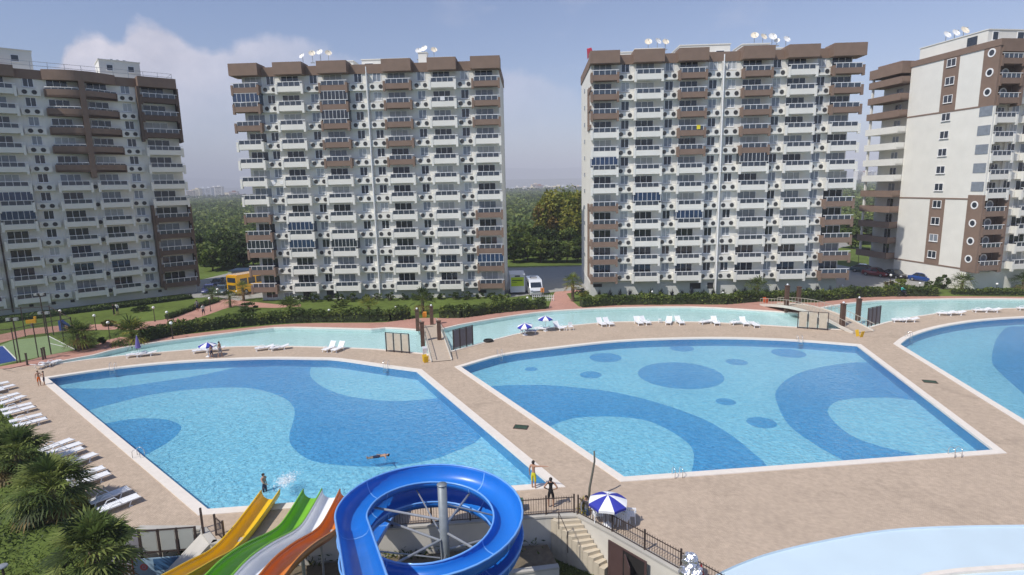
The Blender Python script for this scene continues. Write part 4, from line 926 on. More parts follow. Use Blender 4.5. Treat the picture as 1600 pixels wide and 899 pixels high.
# ---------------------------------------------------------------- the town on the plain
tw_cols = [(.72, .70, .66), (.66, .56, .46), (.60, .62, .66), (.74, .66, .50), (.70, .60, .56)]
def town_block(px, Y, wdt, h, ci, label, win=True):
    v = ray(px, 300); x = v.x / v.y * Y
    t = thing('town_building', label, 'building', (x, Y, 0), rng.uniform(-.4, .4), 'distant buildings of the town')
    wm = M('town_wall_%d' % ci, tw_cols[ci], .8, var=.05, scale=.05); b = MB(); b.box(-wdt / 2, wdt / 2, 0, wdt * .8, 0, h); b.build('wall', wm, t)
    b = MB(); b.box(-wdt / 2 - .4, wdt / 2 + .4, -.4, wdt * .8 + .4, h, h + .8); b.box(-wdt * .15, wdt * .2, wdt * .2, wdt * .5, h + .8, h + 3.2)
    b.build('roof', wm if ci != 4 else M('red_tiles', (.35, .14, .09), .8), t)
    if win:
        nfl = max(1, int(h / 3.1)); 
        for k in range(nfl): MB().box(-wdt * .42, wdt * .42, -.3, -.05, k * 3.1 + 1.0, k * 3.1 + 2.5).build('window_row', M('far_window', (.10, .11, .13), .3), t)
k = 0
for px, h, wdt, ci, lb in ((296, 22, 16, 1, 'beige distant block at the left end of the town towers'), (306, 27, 18, 3, 'yellowish distant tower, second from the left'), (316, 30, 20, 2, 'wide grey distant block with a white roof tank'), (325, 29, 16, 2, 'dark grey distant block in the middle of the group'),
                           (333, 31, 15, 0, 'bright white distant tower, tallest of the group'), (341, 31, 17, 0, 'white striped distant tower beside the tallest'), (352, 14, 26, 3, 'low yellow distant building right of the white towers'), (364, 18, 20, 4, 'pinkish distant building nearest the left apartment tower'),
                           (1342, 34, 16, 0, 'slim white distant tower just right of the right apartment tower'), (1348, 32, 16, 4, 'second slim distant tower in the right-hand gap'), (1355, 31, 16, 0, 'third slim distant tower in the right-hand gap'), (1362, 33, 14, 2, 'grey distant tower in the right-hand gap'), (1372, 30, 16, 0, 'distant tower behind the left balconies of the right-hand tower')):
    town_block(px, 1420 + (k * 53) % 120, wdt, h, ci, lb); k += 1
for i_, px in enumerate(list(range(782, 912, 6)) + [300, 310, 322, 345, 358, 372, 380]):
    lb_ = 'small pale building in the distant town, %s from the left %s' % ((ORD[i_], 'between the middle towers') if i_ < 22 else (ORD[i_ - 22], 'in the left-hand gap'))
    town_block(px + rng.uniform(-2, 2), 1400 + rng.uniform(0, 260), rng.uniform(10, 22), rng.uniform(7, 15) * (1.6 if px in (824, 836, 842) else 1), int(rng.integers(0, 5)), lb_, True)
P, _ = crown_pts(9000, 1, 1, 1, 40, .3); P = rng.uniform(-1, 1, (9000, 3)); P = np.stack([P[:, 0] * 1300, 1370 + P[:, 1] * 40, 2 + np.abs(P[:, 2]) * 9], 1)
o = inst('tree_belt', leaves(P, 3.5, rng.integers(0, 2, 9000), (lv_dark, lv_mid), 'tree_belt')); tag(o, 'dark belt of trees in front of the distant town', 'tree belt', kind='stuff')

# ---------------------------------------------------------------- near terrace: walls, steps, railings
gz = -2.2
def wall_run(name, label, pts, z0, z1, th=.25, cap=.08, side=1, cat='retaining wall'):
    t = thing(name, label, cat, (pts[0][0], pts[0][1], 0))
    b = MB(); c = MB()
    for i in range(len(pts) - 1):
        a, q = Vector(pts[i]), Vector(pts[i + 1]); d = (q - a).normalized(); nv = Vector((d.y, -d.x)) * side; o = Vector(pts[0])
        e = d * .002 * (i + 1)
        P = [a - o, q - o, q + nv * th - o, a + nv * th - o]; b.prism([(v.x, v.y) for v in P], z0, z1 - cap)
        P = [a - nv * .04 - o, q - nv * .04 - o, q + nv * (th + .05) - o, a + nv * (th + .05) - o]; c.prism([(v.x, v.y) for v in P], z1 - cap, z1 + .02)
    b.build('wall_face', concl, t); c.build('wall_cap', conc, t); return t
wall_run('retaining_wall', 'pale wall below the deck edge behind the blue spiral slide', [(3.06, 27.28), (1.45, 27.3), (-6.4, 26.55), (-14.9, 25.6), (-16.1, 26.85), (-19.4, 27.0)], gz - .1, .04)
wr = wall_run('retaining_wall', 'pale wall with a brown door stepping down right of the stairs', [(12, 16.5), (9.0, 20.3), (7.0, 22.7), (4.52, 25.68), (3.06, 27.3)], gz - .1, .06)
# doorway in the right-hand wall: flat panel painted dark as the unlit recess, brown leaf standing open
dv = (Vector((7.0, 22.7)) - Vector((4.52, 25.68))).normalized(); ang = math.atan2(dv.y, dv.x); nv = Vector((dv.y, -dv.x))
nface = Vector((dv.y, -dv.x)); nface = nface if nface.y < 0 else -nface
p = Vector((4.52, 25.68)) + dv * .12 + nface * .262
dd_ = thing('service_door', 'open brown metal door in the wall below the blue and white parasol', 'door', (p.x, p.y, gz), ang)
MB().box(.0, 2.2, -.02, .02, .0, 2.02).build('opening', M('painted_room_dark', (.02, .018, .018), .9), dd_)  # shade of the room behind is put into this panel's colour
doorM = M('brown_door_paint', (.085, .05, .048), .5, var=.1)
MB().box(.0, .1, -.06, .0, 0, 2.1).box(2.15, 2.25, -.06, .0, 0, 2.1).box(.1, 2.15, -.06, .0, 2.02, 2.1).build('door_frame', doorM, dd_)
lf = MB().box(.25, 1.25, -.05, .0, .02, 2.0, rot=Matrix.Rotation(R_(-38), 3, 'Z'), at=(.95, -.03, 0)).build('door_leaf', doorM, dd_)
MB().box(.1, .9, -.05, -.021, 0, 2.0).build('door_leaf', doorM, dd_)
# steps
st = thing('staircase', 'pale concrete steps fanning down from the deck to the lower lawn', 'stairs', (1.5, 27.2, 0))
L0, L1 = G(861, 811, -.02), G(943, 893, -1.75); R0, R1 = G(902, 809, -.02), G(952, 886, -1.75)
nst = 10
for k in range(nst):
    a, c = L0.lerp(L1, k / nst), L0.lerp(L1, (k + 1.15) / nst); e, f = R0.lerp(R1, k / nst), R0.lerp(R1, (k + 1.15) / nst)
    o = Vector((1.5, 27.2, 0)); z = -.02 - .175 * (k + 1) + .1
    P = [a - o, c - o, f - o, e - o]; b = MB(); b.prism([(v.x, v.y) for v in P], gz - .05, z - .001 * k); b.prism([((v.x), (v.y)) for v in [a - o, c - o, f - o, e - o]], z - .0005 * k, z + .04); b.build('step', conc if False else M('step_stone', (.56, .49, .38), .85, var=.08, scale=3, bump=.2), st)
wl = thing('low_wall', 'low sloping kerb wall along the left side of the steps', 'wall', (L0.x, L0.y, 0))
b = MB(); d = (L1 - L0); d.z = 0; d.normalize(); nn = Vector((d.y, -d.x, 0)) * .14; o = Vector((L0.x, L0.y, 0))
a, c = L0 - nn * 1.2, L1 - nn * 1.2; a2, c2 = L0 - nn * 3, L1 - nn * 3
vs = [Vector((v.x, v.y, z)) - o for v, z in ((a, gz), (c, gz), (c2, gz), (a2, gz), (a, .02), (c, -1.7), (c2, -1.7), (a2, .02))]
b.add(vs, [(0, 1, 5, 4), (1, 2, 6, 5), (2, 3, 7, 6), (3, 0, 4, 7), (4, 5, 6, 7)]); b.build('kerb', M('step_stone', (.5, .45, .36)), wl)
# planted shelf and its low wall below the deck
struct('shelf_soil', sheet('shelf_soil', [[(2.0, 25.0), (1.5, 27.0), (-6.4, 26.27), (-14, 25.3), (-14, 22.9), (-5, 23.9)]], -1.35, M('shelf_earth', (.16, .13, .09), .95, var=.3, scale=4, bump=.4)))
wall_run('garden_wall', 'low stone wall edging the planted shelf behind the blue spiral slide', [(1.95, 24.97), (-5, 23.87), (-14, 22.9)], gz - .05, -1.2, .22)
for i, (x, y) in enumerate(((-1.1, 22.9), (-6.1, 23.0), (-8.6, 22.4))):
    b = MB(); b.box(-.55, .55, -.22, .22, 0, .38); b.box(-.12, .12, -.18, .18, .37, .75); o = b.build('stone_block', M('block_stone', (.55, .46, .33), .9, var=.15, scale=4)); o.location = (x, y, gz); o.rotation_euler = (0, 0, .15 * i)
    tag(o, ('stone block on the lawn right of the spiral slide', 'stone block seen through the spiral slide, right of its column', 'stone block seen through the spiral slide at its left')[i], 'stone block', 'stone blocks on the lower lawn')
def railing(label, pts, z=0.03, h=.95, gap=.13, ends=True, name='railing', skip=()):
    t = thing(name, label, 'railing', (pts[0][0], pts[0][1], z)); o = Vector(pts[0])
    for i in range(len(pts) - 1):
        a, c = Vector(pts[i]) - o, Vector(pts[i + 1]) - o; L_ = (c - a).length; ns = max(1, round(L_ / 2.2)); d = (c - a) / ns
        for s in range(ns):
            p, q = a + d * s, a + d * (s + 1); b = MB(); n = max(2, int(d.length / gap))
            for zz in (.10, h - .05): b.beam((p.x, p.y, zz), (q.x, q.y, zz), .035, .035)
            for j in range(1, n): v = p + (q - p) * (j / n); b.beam((v.x, v.y, .10), (v.x, v.y, h + .05), .018, .018)
            b.build('railing_panel', darkmetal, t)
            MB().box(p.x - .04, p.x + .04, p.y - .04, p.y + .04, -.03, h + .12).build('post', darkmetal, t)
    v = Vector(pts[-1]) - o; MB().box(v.x - .04, v.x + .04, v.y - .04, v.y + .04, -.03, h + .12).build('post', darkmetal, t)
    return t
railing('dark picket railing along the deck edge behind the spiral slide up to the steps', [(-8.9, 26.35), (-6.3, 26.7), (1.5, 27.45), (2.95, 27.55)])
railing('dark picket railing on the wall from the parasol down towards the paddling pool', [(3.15, 27.45), (4.62, 25.8), (7.1, 22.82), (8.9, 20.6)])
railing('thin picket railing at the head of the ramp beside the grey panel frame', [(-16.0, 26.95), (-15.7, 26.45)], h=1.0)
railing('thin picket railing at the ramp nearest the yellow slide', [(-15.0, 26.35), (-14.3, 25.75)], h=1.0)
rm_ = MB(); rm_.add([(-15.9, 26.7, -.02), (-15.0, 25.7, -.02), (-16.3, 24.0, -1.3), (-17.2, 24.9, -1.3), (-15.9, 26.7, -2.3), (-15.0, 25.7, -2.3), (-16.3, 24.0, -2.3), (-17.2, 24.9, -2.3)], [(0, 3, 2, 1), (0, 1, 5, 4), (1, 2, 6, 5), (2, 3, 7, 6), (3, 0, 4, 7)]); o = rm_.build('ramp', conc); tag(o, 'pale concrete ramp going down from the deck beside the panel frame', 'ramp')
# handrail of the steps
b = MB(); a = G(873, 801, .9); c = G(887, 832, .2); b.tube([a, c], .02, 6); b.tube([a, a - Vector((0, 0, .9))], .025, 6); b.tube([c, c - Vector((0, 0, 1.1))], .025, 6)
o = b.build('handrail', darkmetal); tag(o, 'short dark handrail at the top left of the concrete steps', 'handrail')
# frames with three panels
def panel_frame(label, a, c, h, lift, panel, back=False, tilt=0, name='panel_frame', cat='screen'):
    a, c = Vector(a), Vector(c); d = c - a; W = d.length; t = thing(name, label, cat, (a.x, a.y, a.z), math.atan2(d.y, d.x)); t.rotation_euler = (R_(tilt), 0, math.atan2(d.y, d.x))
    for i in range(4): MB().box(W * i / 3 - .045, W * i / 3 + .045, -.05, .05, -.02, h + lift).build('post', darkmetal, t)
    for zz in (lift, h + lift - .06): MB().box(.05, W - .05, -.03, .03, zz, zz + .06).build('crossbar', darkmetal, t)
    for i in range(3): MB().box(W * i / 3 + .10, W * (i + 1) / 3 - .10, -.015, .015, lift + .1, h + lift - .1).build('panel', panel, t)
    return t
beigeP = M('weathered_panel', (.50, .45, .36), .8, var=.12, scale=3); greyP = M('dark_panel_back', (.16, .15, .16), .7, var=.15, scale=3)
panel_frame('beige three-panel frame on the island left of the left bridge', G(604, 549.5), G(640, 552.5), 2.0, .1, beigeP)
panel_frame('dark three-panel frame on the island right of the left bridge', G(709, 547.5), G(739, 539), 2.1, .1, greyP)
panel_frame('beige three-panel frame in front of the right bridge', G(1246, 513), G(1293, 516.5), 1.95, .1, beigeP)
panel_frame('dark three-panel frame right of the right bridge', G(1355, 511), G(1374, 506.5), 2.1, .1, greyP)
lightP = M('pale_grey_panel', (.42, .44, .42), .6, var=.05)
pf = panel_frame('frame of three pale grey panels below the deck at the lower left', (-18.85, 26.35, gz), (-16.2, 26.6, gz), 1.25, 1.3, lightP)
bn = thing('pool_banner', 'pale blue banner with a pink ring emblem behind the lower-left panel frame', 'banner', (-19.0, 25.9, gz), math.atan2(.25, 2.7))
MB().box(0, 2.95, -.03, .0, .35, 1.3).build('cloth', M('banner_blue', (.30, .45, .60), .7, var=.05), bn); MB().box(.95, 2.3, -.036, -.031, .62, 1.25).build('screen_field', M('banner_dark_blue', (.05, .14, .30), .6), bn)
b = MB(); b.disc((.48, -.034, .85), .19, 'y', 20, .004, 0, .09); b.disc((.48, -.034, .85), .06, 'y', 12, .004, 0); b.build('emblem', M('emblem_pink', (.60, .14, .16), .6), bn)
MB().box(-.07, -.0, -.05, .03, .0, 1.35).build('red_edge', M('red_edge', (.4, .05, .05), .6), bn)
# bent pole, yellow plant beside the parasol
a = G(920, 781); c = G(931, 712, 2.3)
P = [a, a.lerp(G(926, 762, .7), 1), G(931, 745, 1.35), G(932, 728, 1.9), c]; P = [a, Vector((a.x + .05, a.y + .02, .7)), Vector((a.x + .2, a.y + .05, 1.5)), Vector((a.x + .32, a.y + .08, 2.2)), Vector((a.x + .30, a.y + .1, 2.75))]
o = MB().tube([v - a for v in P], [.07, .065, .06, .05, .045], 8).build('bent_pole', M('grey_green_bark', (.12, .12, .10), .8, var=.2), None, True); o.location = a; tag(o, 'thin bent grey pole standing near the corner of the middle pool', 'pole')
spiky('yellow-leaved plant at the top of the steps left of the parasol', G(912, 803), 1.1, .55, (M('yellow_leaf', (.45, .36, .05), .6), lv_olive), 60, name='potted_plant', cat='plant')

# ---------------------------------------------------------------- slides
def sweep(path, prof, closed=False):
    "prof: list of (sideways, up); path: list of (pos, side vector)"
    b = MB(); n = len(prof); vs = []
    for p, s in path:
        for u, v in prof: vs.append(p + s * u + Vector((0, 0, v)))
    fs = []
    for i in range(len(path) - 1):
        for k in range(n - (0 if closed else 1)):
            k2 = (k + 1) % n; fs.append((i * n + k, i * n + k2, (i + 1) * n + k2, (i + 1) * n + k))
    return b.add(vs, fs)
def gel(name, col): return M(name, col, .32, var=.07, scale=1.6, spec=.45, coat=.15, var2=.8, scale2=.5)
yl = gel('yellow_gelcoat', (.82, .52, .008)); gr = gel('green_gelcoat', (.20, .50, .03)); wh = gel('white_gelcoat', (.82, .83, .84)); og = gel('orange_gelcoat', (.75, .24, .03)); bl = gel('blue_gelcoat', (.012, .165, .60))
grd = gel('dark_green_gelcoat', (.05, .19, .035)); rimw = gel('rim_blue', (.16, .38, .80))
PROF_Y = [(0, .12), (2, .03), (3.8, .03), (5.4, .22), (7.1, .84), (9.0, 1.52), (10.2, 2.0), (11.4, 2.8), (12.5, 3.7), (14, 4.4), (16.5, 5.6)]
PROF_G = [(0, .12), (1.6, .03), (3.1, .04), (4.2, .32), (5.3, .76), (6.4, 1.22), (7.5, 1.62), (8.4, 1.9), (9.2, 2.08), (10.2, 2.25), (11.4, 2.8), (12.5, 3.7), (14, 4.4), (16.5, 5.6)]
def lane_path(xc, prof):
    P = smooth_line(prof, 4); o = []
    for q in P: o.append((Vector((xc, 29.45 - q.x, q.y)), Vector((1, 0, 0))))
    return o
def lane(label, xc, m, w_=.92, hgt=.5, prof=PROF_G):
    path = lane_path(xc, prof); t = thing('water_slide', label, 'water slide', (xc, 29.45, 0), 0, 'water slide lanes ending in the left pool'); off = Vector((xc, 29.45, 0))
    path = [(p - off, s) for p, s in path]; h = w_ / 2; pr = []
    for i in range(13):
        a = math.pi * i / 12; pr.append((-math.cos(a) * h, hgt - math.sin(a) ** .7 * hgt))
    thick = .035; outer = [(u * 1.07, v - thick) for u, v in pr][::-1]
    b = sweep(path, pr + outer, True); b.add([path[0][0] + path[0][1] * u + Vector((0, 0, v)) for u, v in pr + outer], [tuple(range(26))]); b.build('trough', m, t, True)
    b = MB()
    for sx in (-1, 1): b = MB(); b.tube([p + s * (h * 1.03 * sx) + Vector((0, 0, hgt)) for p, s in path], .045, 6); b.build('rim', m, t, True)
    b = MB()
    for i in (14, 22, 30, 38, 46):
        if i < len(path):
            p = path[i][0]
            MB().tube([p + Vector((0, 0, -.02)), Vector((p.x, p.y, -2.3 if p.y < -3.2 else 0.0))], .06, 8).build('support_post', steel, t)
    for i in range(4, len(path), 8):
        p, s = path[i]; b.add([p + s * u * 1.01 + Vector((0, dy, v + .006)) for dy in (0, .05) for u, v in pr], [(k, k + 1, k + 14, k + 13) for k in range(12)])
    return t
lane('yellow water slide lane, the separate one at the left', -13.5, yl, .98, .55, PROF_Y)
lane('green water slide lane next to the white one', -11.2, gr, .98, .55)
lane('white water slide lane between the green and the orange one', -10.18, wh, .94, .5)
lane('orange water slide lane beside the blue spiral', -9.22, og, .92, .5)
# splash where a slider has just landed
P = rng.normal(size=(1500, 3)) * np.array([.26, .42, .08]); P[:, 2] = np.abs(P[:, 2])
o = inst('splash', leaves(P, .022, np.zeros(1500, int), [M('foam', (.9, .93, .95), .4)], 'splash', aspect=.9)); o.location = G(447, 752, -.1); tag(o, 'white splash in the left pool beyond the yellow slide', 'splash', kind='stuff')

# spiral slide
CX, CY, RAD = -3.62, 22.45, 3.2; TOPZ = 3.7; PITCH = 1.0
sp = thing('spiral_slide', 'big blue spiral water slide winding round a grey steel column', 'water slide', (CX, CY, gz))
def helix():
    P = []; z0 = TOPZ - gz - .55; a0 = R_(200); tv = Vector((math.sin(a0), -math.cos(a0), 0)); s0 = Vector((math.cos(a0), math.sin(a0), 0)); zs = z0 + .12
    for i in range(7): P.append((s0 * RAD - tv * (7 - i) + Vector((0, 0, zs + .27 * (7 - i))), s0))
    for i in range(6): a = a0 + (math.pi - a0) * i / 6; P.append((Vector((math.cos(a) * RAD, math.sin(a) * RAD, z0 + .12 * (1 - i / 6))), Vector((math.cos(a), math.sin(a), 0))))
    turns = 2.0; n = 88; pitch = PITCH
    for i in range(n + 1):
        f = i / n * turns; a = math.pi - f * 2 * math.pi
        P.append((Vector((math.cos(a) * RAD, math.sin(a) * RAD, z0 - pitch * f)), Vector((math.cos(a), math.sin(a), 0))))
    ze = z0 - pitch * turns
    for i in range(1, 9): P.append((Vector((-RAD + .03 * i, .87 * i, ze - (ze - (.12 - gz)) * (i / 8) ** .9)), Vector((-1, 0, 0))))
    return P
hp = helix()
pr = [(-.55, .36), (-.53, .20), (-.44, .06), (-.28, -.03), (0, -.07), (.28, -.02), (.46, .10), (.57, .30), (.62, .50), (.63, .62)]
ou = [(-.59, .36), (-.57, .18), (-.47, .02), (-.30, -.08), (0, -.12), (.30, -.07), (.50, .07), (.61, .28), (.66, .50), (.67, .62)][::-1]
b = sweep(hp, pr + ou, True); b.build('trough', bl, sp, True)
for u, v in ((-.57, .37), (.65, .63)): MB().tube([p + s * u + Vector((0, 0, v)) for p, s in hp], .045, 6).build('rim', rimw, sp, True)
for i in range(6, len(hp), 11):
    if i + 1 >= len(hp): break
    b = MB(); p, s = hp[i]; p2, s2 = hp[i + 1]; p2 = p.lerp(p2, .12); b.add([q + ss * u * 1.0 + Vector((0, 0, v + .008)) for q, ss in ((p, s), (p2, s)) for u, v in pr], [(k, k + 1, k + 11, k + 10) for k in range(9)]); b.build('joint_seam', rimw, sp)
    b = MB(); b.add([q + ss * u + Vector((0, 0, v)) for q, ss in ((p, s), (p2, s)) for u, v in [(x * 1.06, y - .015) for x, y in ou]], [(k, k + 1, k + 11, k + 10) for k in range(9)]); b.build('flange', rimw, sp)
b = MB(); b.tube([(.5, 0, 0), (.5, 0, 6.75)], .195, 20); b.tube([(.5, 0, 6.75), (.5, 0, 6.79)], .215, 20); b.tube([(.5, 0, 0), (.5, 0, .05)], .45, 20); b.build('column', M('grey_column_paint', (.24, .27, .29), .5, .2, var=.15, scale=5), sp, True)
for k, (f, zc) in enumerate(((.06, 6.3), (.19, 5.6), (.33, 6.3), (.46, 5.3), (.6, 6.0), (.72, 4.9), (.86, 5.8), (.97, 5.0), (1.1, 4.6), (1.3, 3.9), (1.45, 4.2), (1.62, 3.6), (1.8, 3.3), (1.93, 3.1))):
    a = math.pi - f * 2 * math.pi; z = TOPZ - gz - .62 - PITCH * f; e = Vector((math.cos(a) * (RAD - .2), math.sin(a) * (RAD - .2), z - .05)); q = Vector((.5 + math.cos(a) * .22, math.sin(a) * .22, z + (-.9 if k % 3 else 1.0)))
    q2 = Vector((.5 + math.cos(a) * .22, math.sin(a) * .22, z - .08))
    if k % 2: MB().tube([q, e], .035, 6).build('brace', steel, sp)
    else: MB().tube([q2, e], .055, 8).build('arm', steel, sp)
for y in (1.2, 4.2): MB().tube([(-RAD + .04 * y, y, 0 if y < 3 else 2.2), (-RAD + .04 * y, y, 4.0 - y * .38)], .07, 8).build('support_post', steel, sp)

# ---------------------------------------------------------------- bridges
def bridge(label, a, c, wdt, arch, rails=True):
    a, c = Vector(a), Vector(c); d = c - a; L_ = d.length; t = thing('footbridge', label, 'bridge', (a.x, a.y, 0), math.atan2(d.y, d.x)); n = 14
    top = [(L_ * i / n, arch * math.sin(math.pi * i / n) + .06) for i in range(n + 1)]
    b = MB()
    for i in range(n):
        (x0, z0), (x1, z1) = top[i], top[i + 1]
        vs = [(x0, -wdt / 2, z0 - .22), (x1, -wdt / 2, z1 - .22), (x1, wdt / 2, z1 - .22), (x0, wdt / 2, z0 - .22), (x0, -wdt / 2, z0), (x1, -wdt / 2, z1), (x1, wdt / 2, z1), (x0, wdt / 2, z0)]
        b.add(vs, [(0, 3, 2, 1), (4, 5, 6, 7), (0, 1, 5, 4), (2, 3, 7, 6)])
    b.build('bridge_deck', M('bridge_paving', (.45, .37, .29), .8, var=.08, scale=3), t)
    for sy in (-1, 1):
        b = MB()
        for i in range(n): b.beam((top[i][0], sy * (wdt / 2 + .04), top[i][1] - .06), (top[i + 1][0], sy * (wdt / 2 + .04), top[i + 1][1] - .06), .1, .34)
        b.build('kerb', concl, t)
        if rails:
            b = MB(); rm = M('pale_rail', (.45, .42, .36), .6)
            for i in range(n): b.beam((top[i][0], sy * (wdt / 2 + .04), top[i][1] + .85), (top[i + 1][0], sy * (wdt / 2 + .04), top[i + 1][1] + .85), .05, .05)
            for i in range(n * 2): x = L_ * i / (n * 2); z = arch * math.sin(math.pi * i / (n * 2)); b.beam((x, sy * (wdt / 2 + .04), z), (x, sy * (wdt / 2 + .04), z + .9), .03, .03)
            b.build('handrail', rm, t)
    return t
def gatepost(label, p, h=2.5, lamp=True, w_=.42):
    t = thing('timber_post', label, 'post', p, .1, 'brown timber posts at the bridges')
    MB().box(-w_ / 2, w_ / 2, -w_ / 2, w_ / 2, -.02, h).build('shaft', woodM, t); MB().box(-w_ / 2 - .05, w_ / 2 + .05, -w_ / 2 - .05, w_ / 2 + .05, h, h + .07).build('cap', woodM, t)
    if lamp: MB().ball((0, 0, h + .2), .12, 10).build('globe', plastic, t, True)
pa, pc = G(669, 509), G(690, 565)
bridge('narrow arched footbridge over the river walk, left of the middle pool', (pa.x, pa.y), (pc.x, pc.y), 1.9, .55)
gatepost('brown post at the far end of the left bridge, left side', G(653, 517)); gatepost('brown post at the far end of the left bridge, right side', G(675, 508), 2.3)
gatepost('brown post at the near end of the left bridge, left side', G(661, 541), 2.6, False); gatepost('brown post at the near end of the left bridge, right side', G(687, 539), 2.6, False)
pa, pc = G(1201, 476), G(1349, 520)
bridge('long arched footbridge crossing the river at the right', (pa.x, pa.y), (pc.x, pc.y), 2.6, .95)
gatepost('brown post with a cap rising from the right bridge at its left end', G(1228, 488), 3.4); gatepost('rusty post behind the right bridge railing', G(1247, 480), 2.7, False)
gatepost('brown post at the near end of the right bridge, left side', G(1315, 515), 2.9); gatepost('brown post at the near end of the right bridge, right side', G(1340, 501), 2.6)

# ---------------------------------------------------------------- lamps
GL = M('lamp_globe', (.85, .85, .82), .3)
proto = proto2 = None
for (px, py), lb in (((93.6, 486.7), 'globe lamp standing behind the sports court fence'), ((147, 494), 'globe lamp right of the pair of court palms'), ((168.5, 505), 'globe lamp on the lawn between court palms and long hedge'), ((239.5, 481.4), 'globe lamp on the lawn before the left-edge tower'),
                     ((260.5, 488.8), 'globe lamp above the left end of the long hedge'), ((267, 505.5), 'globe lamp half sunk in the long hedge'), ((339.6, 452.8), 'globe lamp at the parking beside the parked cars'), ((327, 467), 'globe lamp next to the low pale palm'),
                     ((394, 492.4), 'globe lamp on the lawn below the rounded bush'), ((514, 485), 'globe lamp below the spiky-topped bush'), ((618.6, 480), 'globe lamp just left of the left bridge posts'), ((728.5, 478), 'globe lamp on the lawn right of the left bridge'),
                     ((824, 465.5), 'globe lamp in front of the white minibus'), ((1019, 456), 'globe lamp at the yucca before the right apartment tower'), ((1129.5, 457.8), 'globe lamp left of the palm before the right apartment tower'), ((1316, 447), 'globe lamp at the right corner of the right apartment tower'),
                     ((1392, 430.7), 'globe lamp beside the red car'), ((1437.5, 442.8), 'globe lamp in front of the blue car'), ((1558, 444), 'globe lamp before the round-windowed corner'), ((1342, 398), 'globe lamp far behind, beside the balconies of the right-hand tower')):
    short = 390 < px < 1600 and px not in (1392, 1342); g = G(px, py, .95 if short else 1.85); g.z = 0
    if short:
        if proto2 is None:
            proto2 = thing('garden_lamp', lb, 'garden lamp', g, 0, 'globe lamps along the paths'); MB().tube([(0, 0, 0), (0, 0, .85)], .04, 8).build('pole', darkmetal, proto2); MB().ball((0, 0, .95), .17, 12).build('globe', GL, proto2, True)
        else: dup(proto2, g, 0, lb)
    elif proto is None:
        proto = thing('garden_lamp', lb, 'garden lamp', g, 0, 'globe lamps along the paths'); MB().tube([(0, 0, 0), (0, 0, 1.8)], .045, 8).build('pole', darkmetal, proto); MB().tube([(0, 0, 0), (0, 0, .12)], .11, 10).build('base', darkmetal, proto); MB().ball((0, 0, 1.9), .18, 12).build('globe', GL, proto, True)
    else: dup(proto, g, 0, lb)

# ---------------------------------------------------------------- vehicles
tyre = M('tyre_rubber', (.02, .02, .02), .8); hub = M('wheel_hub', (.35, .36, .38), .35, .6)
def wheel(t, x, y, r=.31, w_=.2):
    b = MB(); b.disc((x, y, r), r, 'y', 20, w_, 0, r * .6); w = b.build('wheel', tyre, t)
    MB().disc((x, y + (.01 if y > 0 else -w_ - .01) , r), r * .62, 'y', 16, -.015 if y > 0 else .015).build('rim', hub, w)
    MB().disc((x, y - .02, r), r * .61, 'y', 16, w_ - .05).build('hub', hub, w)
def loft(b, secs, mi=0, cap=True):
    n = len(secs[0]); vs = [v for s in secs for v in s]; fs = []
    for i in range(len(secs) - 1):
        for k in range(n): k2 = (k + 1) % n; fs.append((i * n + k, i * n + k2, (i + 1) * n + k2, (i + 1) * n + k))
    if cap: fs.append(tuple(range(n))[::-1]); fs.append(tuple((len(secs) - 1) * n + k for k in range(n)))
    return b.add(vs, fs, mi)
def side_body(prof_low, prof_top, half, inset=.0):
    "car body lofted across its width: rounded section by section"
    b = MB(); secs = []
    for y, sc, dz in ((-half, .965, -.05), (-half * .93, 1, 0), (0, 1, .015), (half * .93, 1, 0), (half, .965, -.05)):
        secs.append([(x * sc, y, z + (dz if z > .5 else -dz * .5)) for x, z in prof_low + prof_top])
    return loft(b, secs)
def car(label, loc, rz, paint, L_=4.3, group='cars parked beside the right-hand tower', hatch=False, cat='car'):
    t = thing('parked_car', label, cat, loc, rz, group); h = L_ / 2
    low = [(-h, .32), (-h + .1, .22), (h - .1, .22), (h, .34)]
    top = [(h - .02, .62), (h - .25, .74), (h * .42, .88), (-h * (.95 if hatch else .62), .93), (-h + .05, .86), (-h - .02, .6)]
    side_body(low, top, .86).build('body', paint, t, True)
    rf = [(h * .46, .87), (h * .16, 1.36), (-h * .05, 1.44), (-h * .42, 1.42), (-h * (.92 if hatch else .72), .92)]
    b = MB(); loft(b, [[(x, y, z) for x, z in rf] for y in (-.74, .74)]) ; vs = b.v
    for i, v in enumerate(vs):
        if v[2] > 1.2: vs[i] = (v[0], v[1] * .84, v[2])
    b.build('windows', glassD, t)
    b = MB(); r2 = [(h * .17, 1.35), (-h * .05, 1.435), (-h * .42, 1.415), (-h * .5, 1.33)]
    loft(b, [[(x, y, z + .02) for x, z in r2] for y in (-.65, .65)]); b.build('roof', paint, t)
    for y in (-.66, .66):
        b = MB(); b.beam((h * .45, y * 1.12, .88), (h * .15, y, 1.37), .06, .05); b.beam((-h * .2, y * 1.12, .9), (-h * .2, y, 1.43), .06, .05); b.beam((-h * (.9 if hatch else .7), y * 1.12, .92), (-h * .42, y, 1.41), .09, .06); b.build('pillar', paint, t)
    for x in (-h * .62, h * .62):
        for y in (.86, -.66): wheel(t, x, y)
    for y in (-.6, .6):
        MB().box(h - .1, h + .01, y - .17, y + .17, .52, .66).build('headlight', plastic, t); MB().box(-h - .03, -h + .06, y - .16, y + .16, .6, .74).build('tail_light', M('tail_red', (.35, .01, .01), .3), t)
    for y in (-.93, .93): MB().box(h * .33, h * .42, y - .08, y + .08, .9, 1.02).build('mirror', paint, t)
    return t
def paint(n, c): return M(n, c, .25, .25, var=.03, coat=.6, spec=.6)
q = G(1363, 431); ca = math.atan2(-.55, 1)
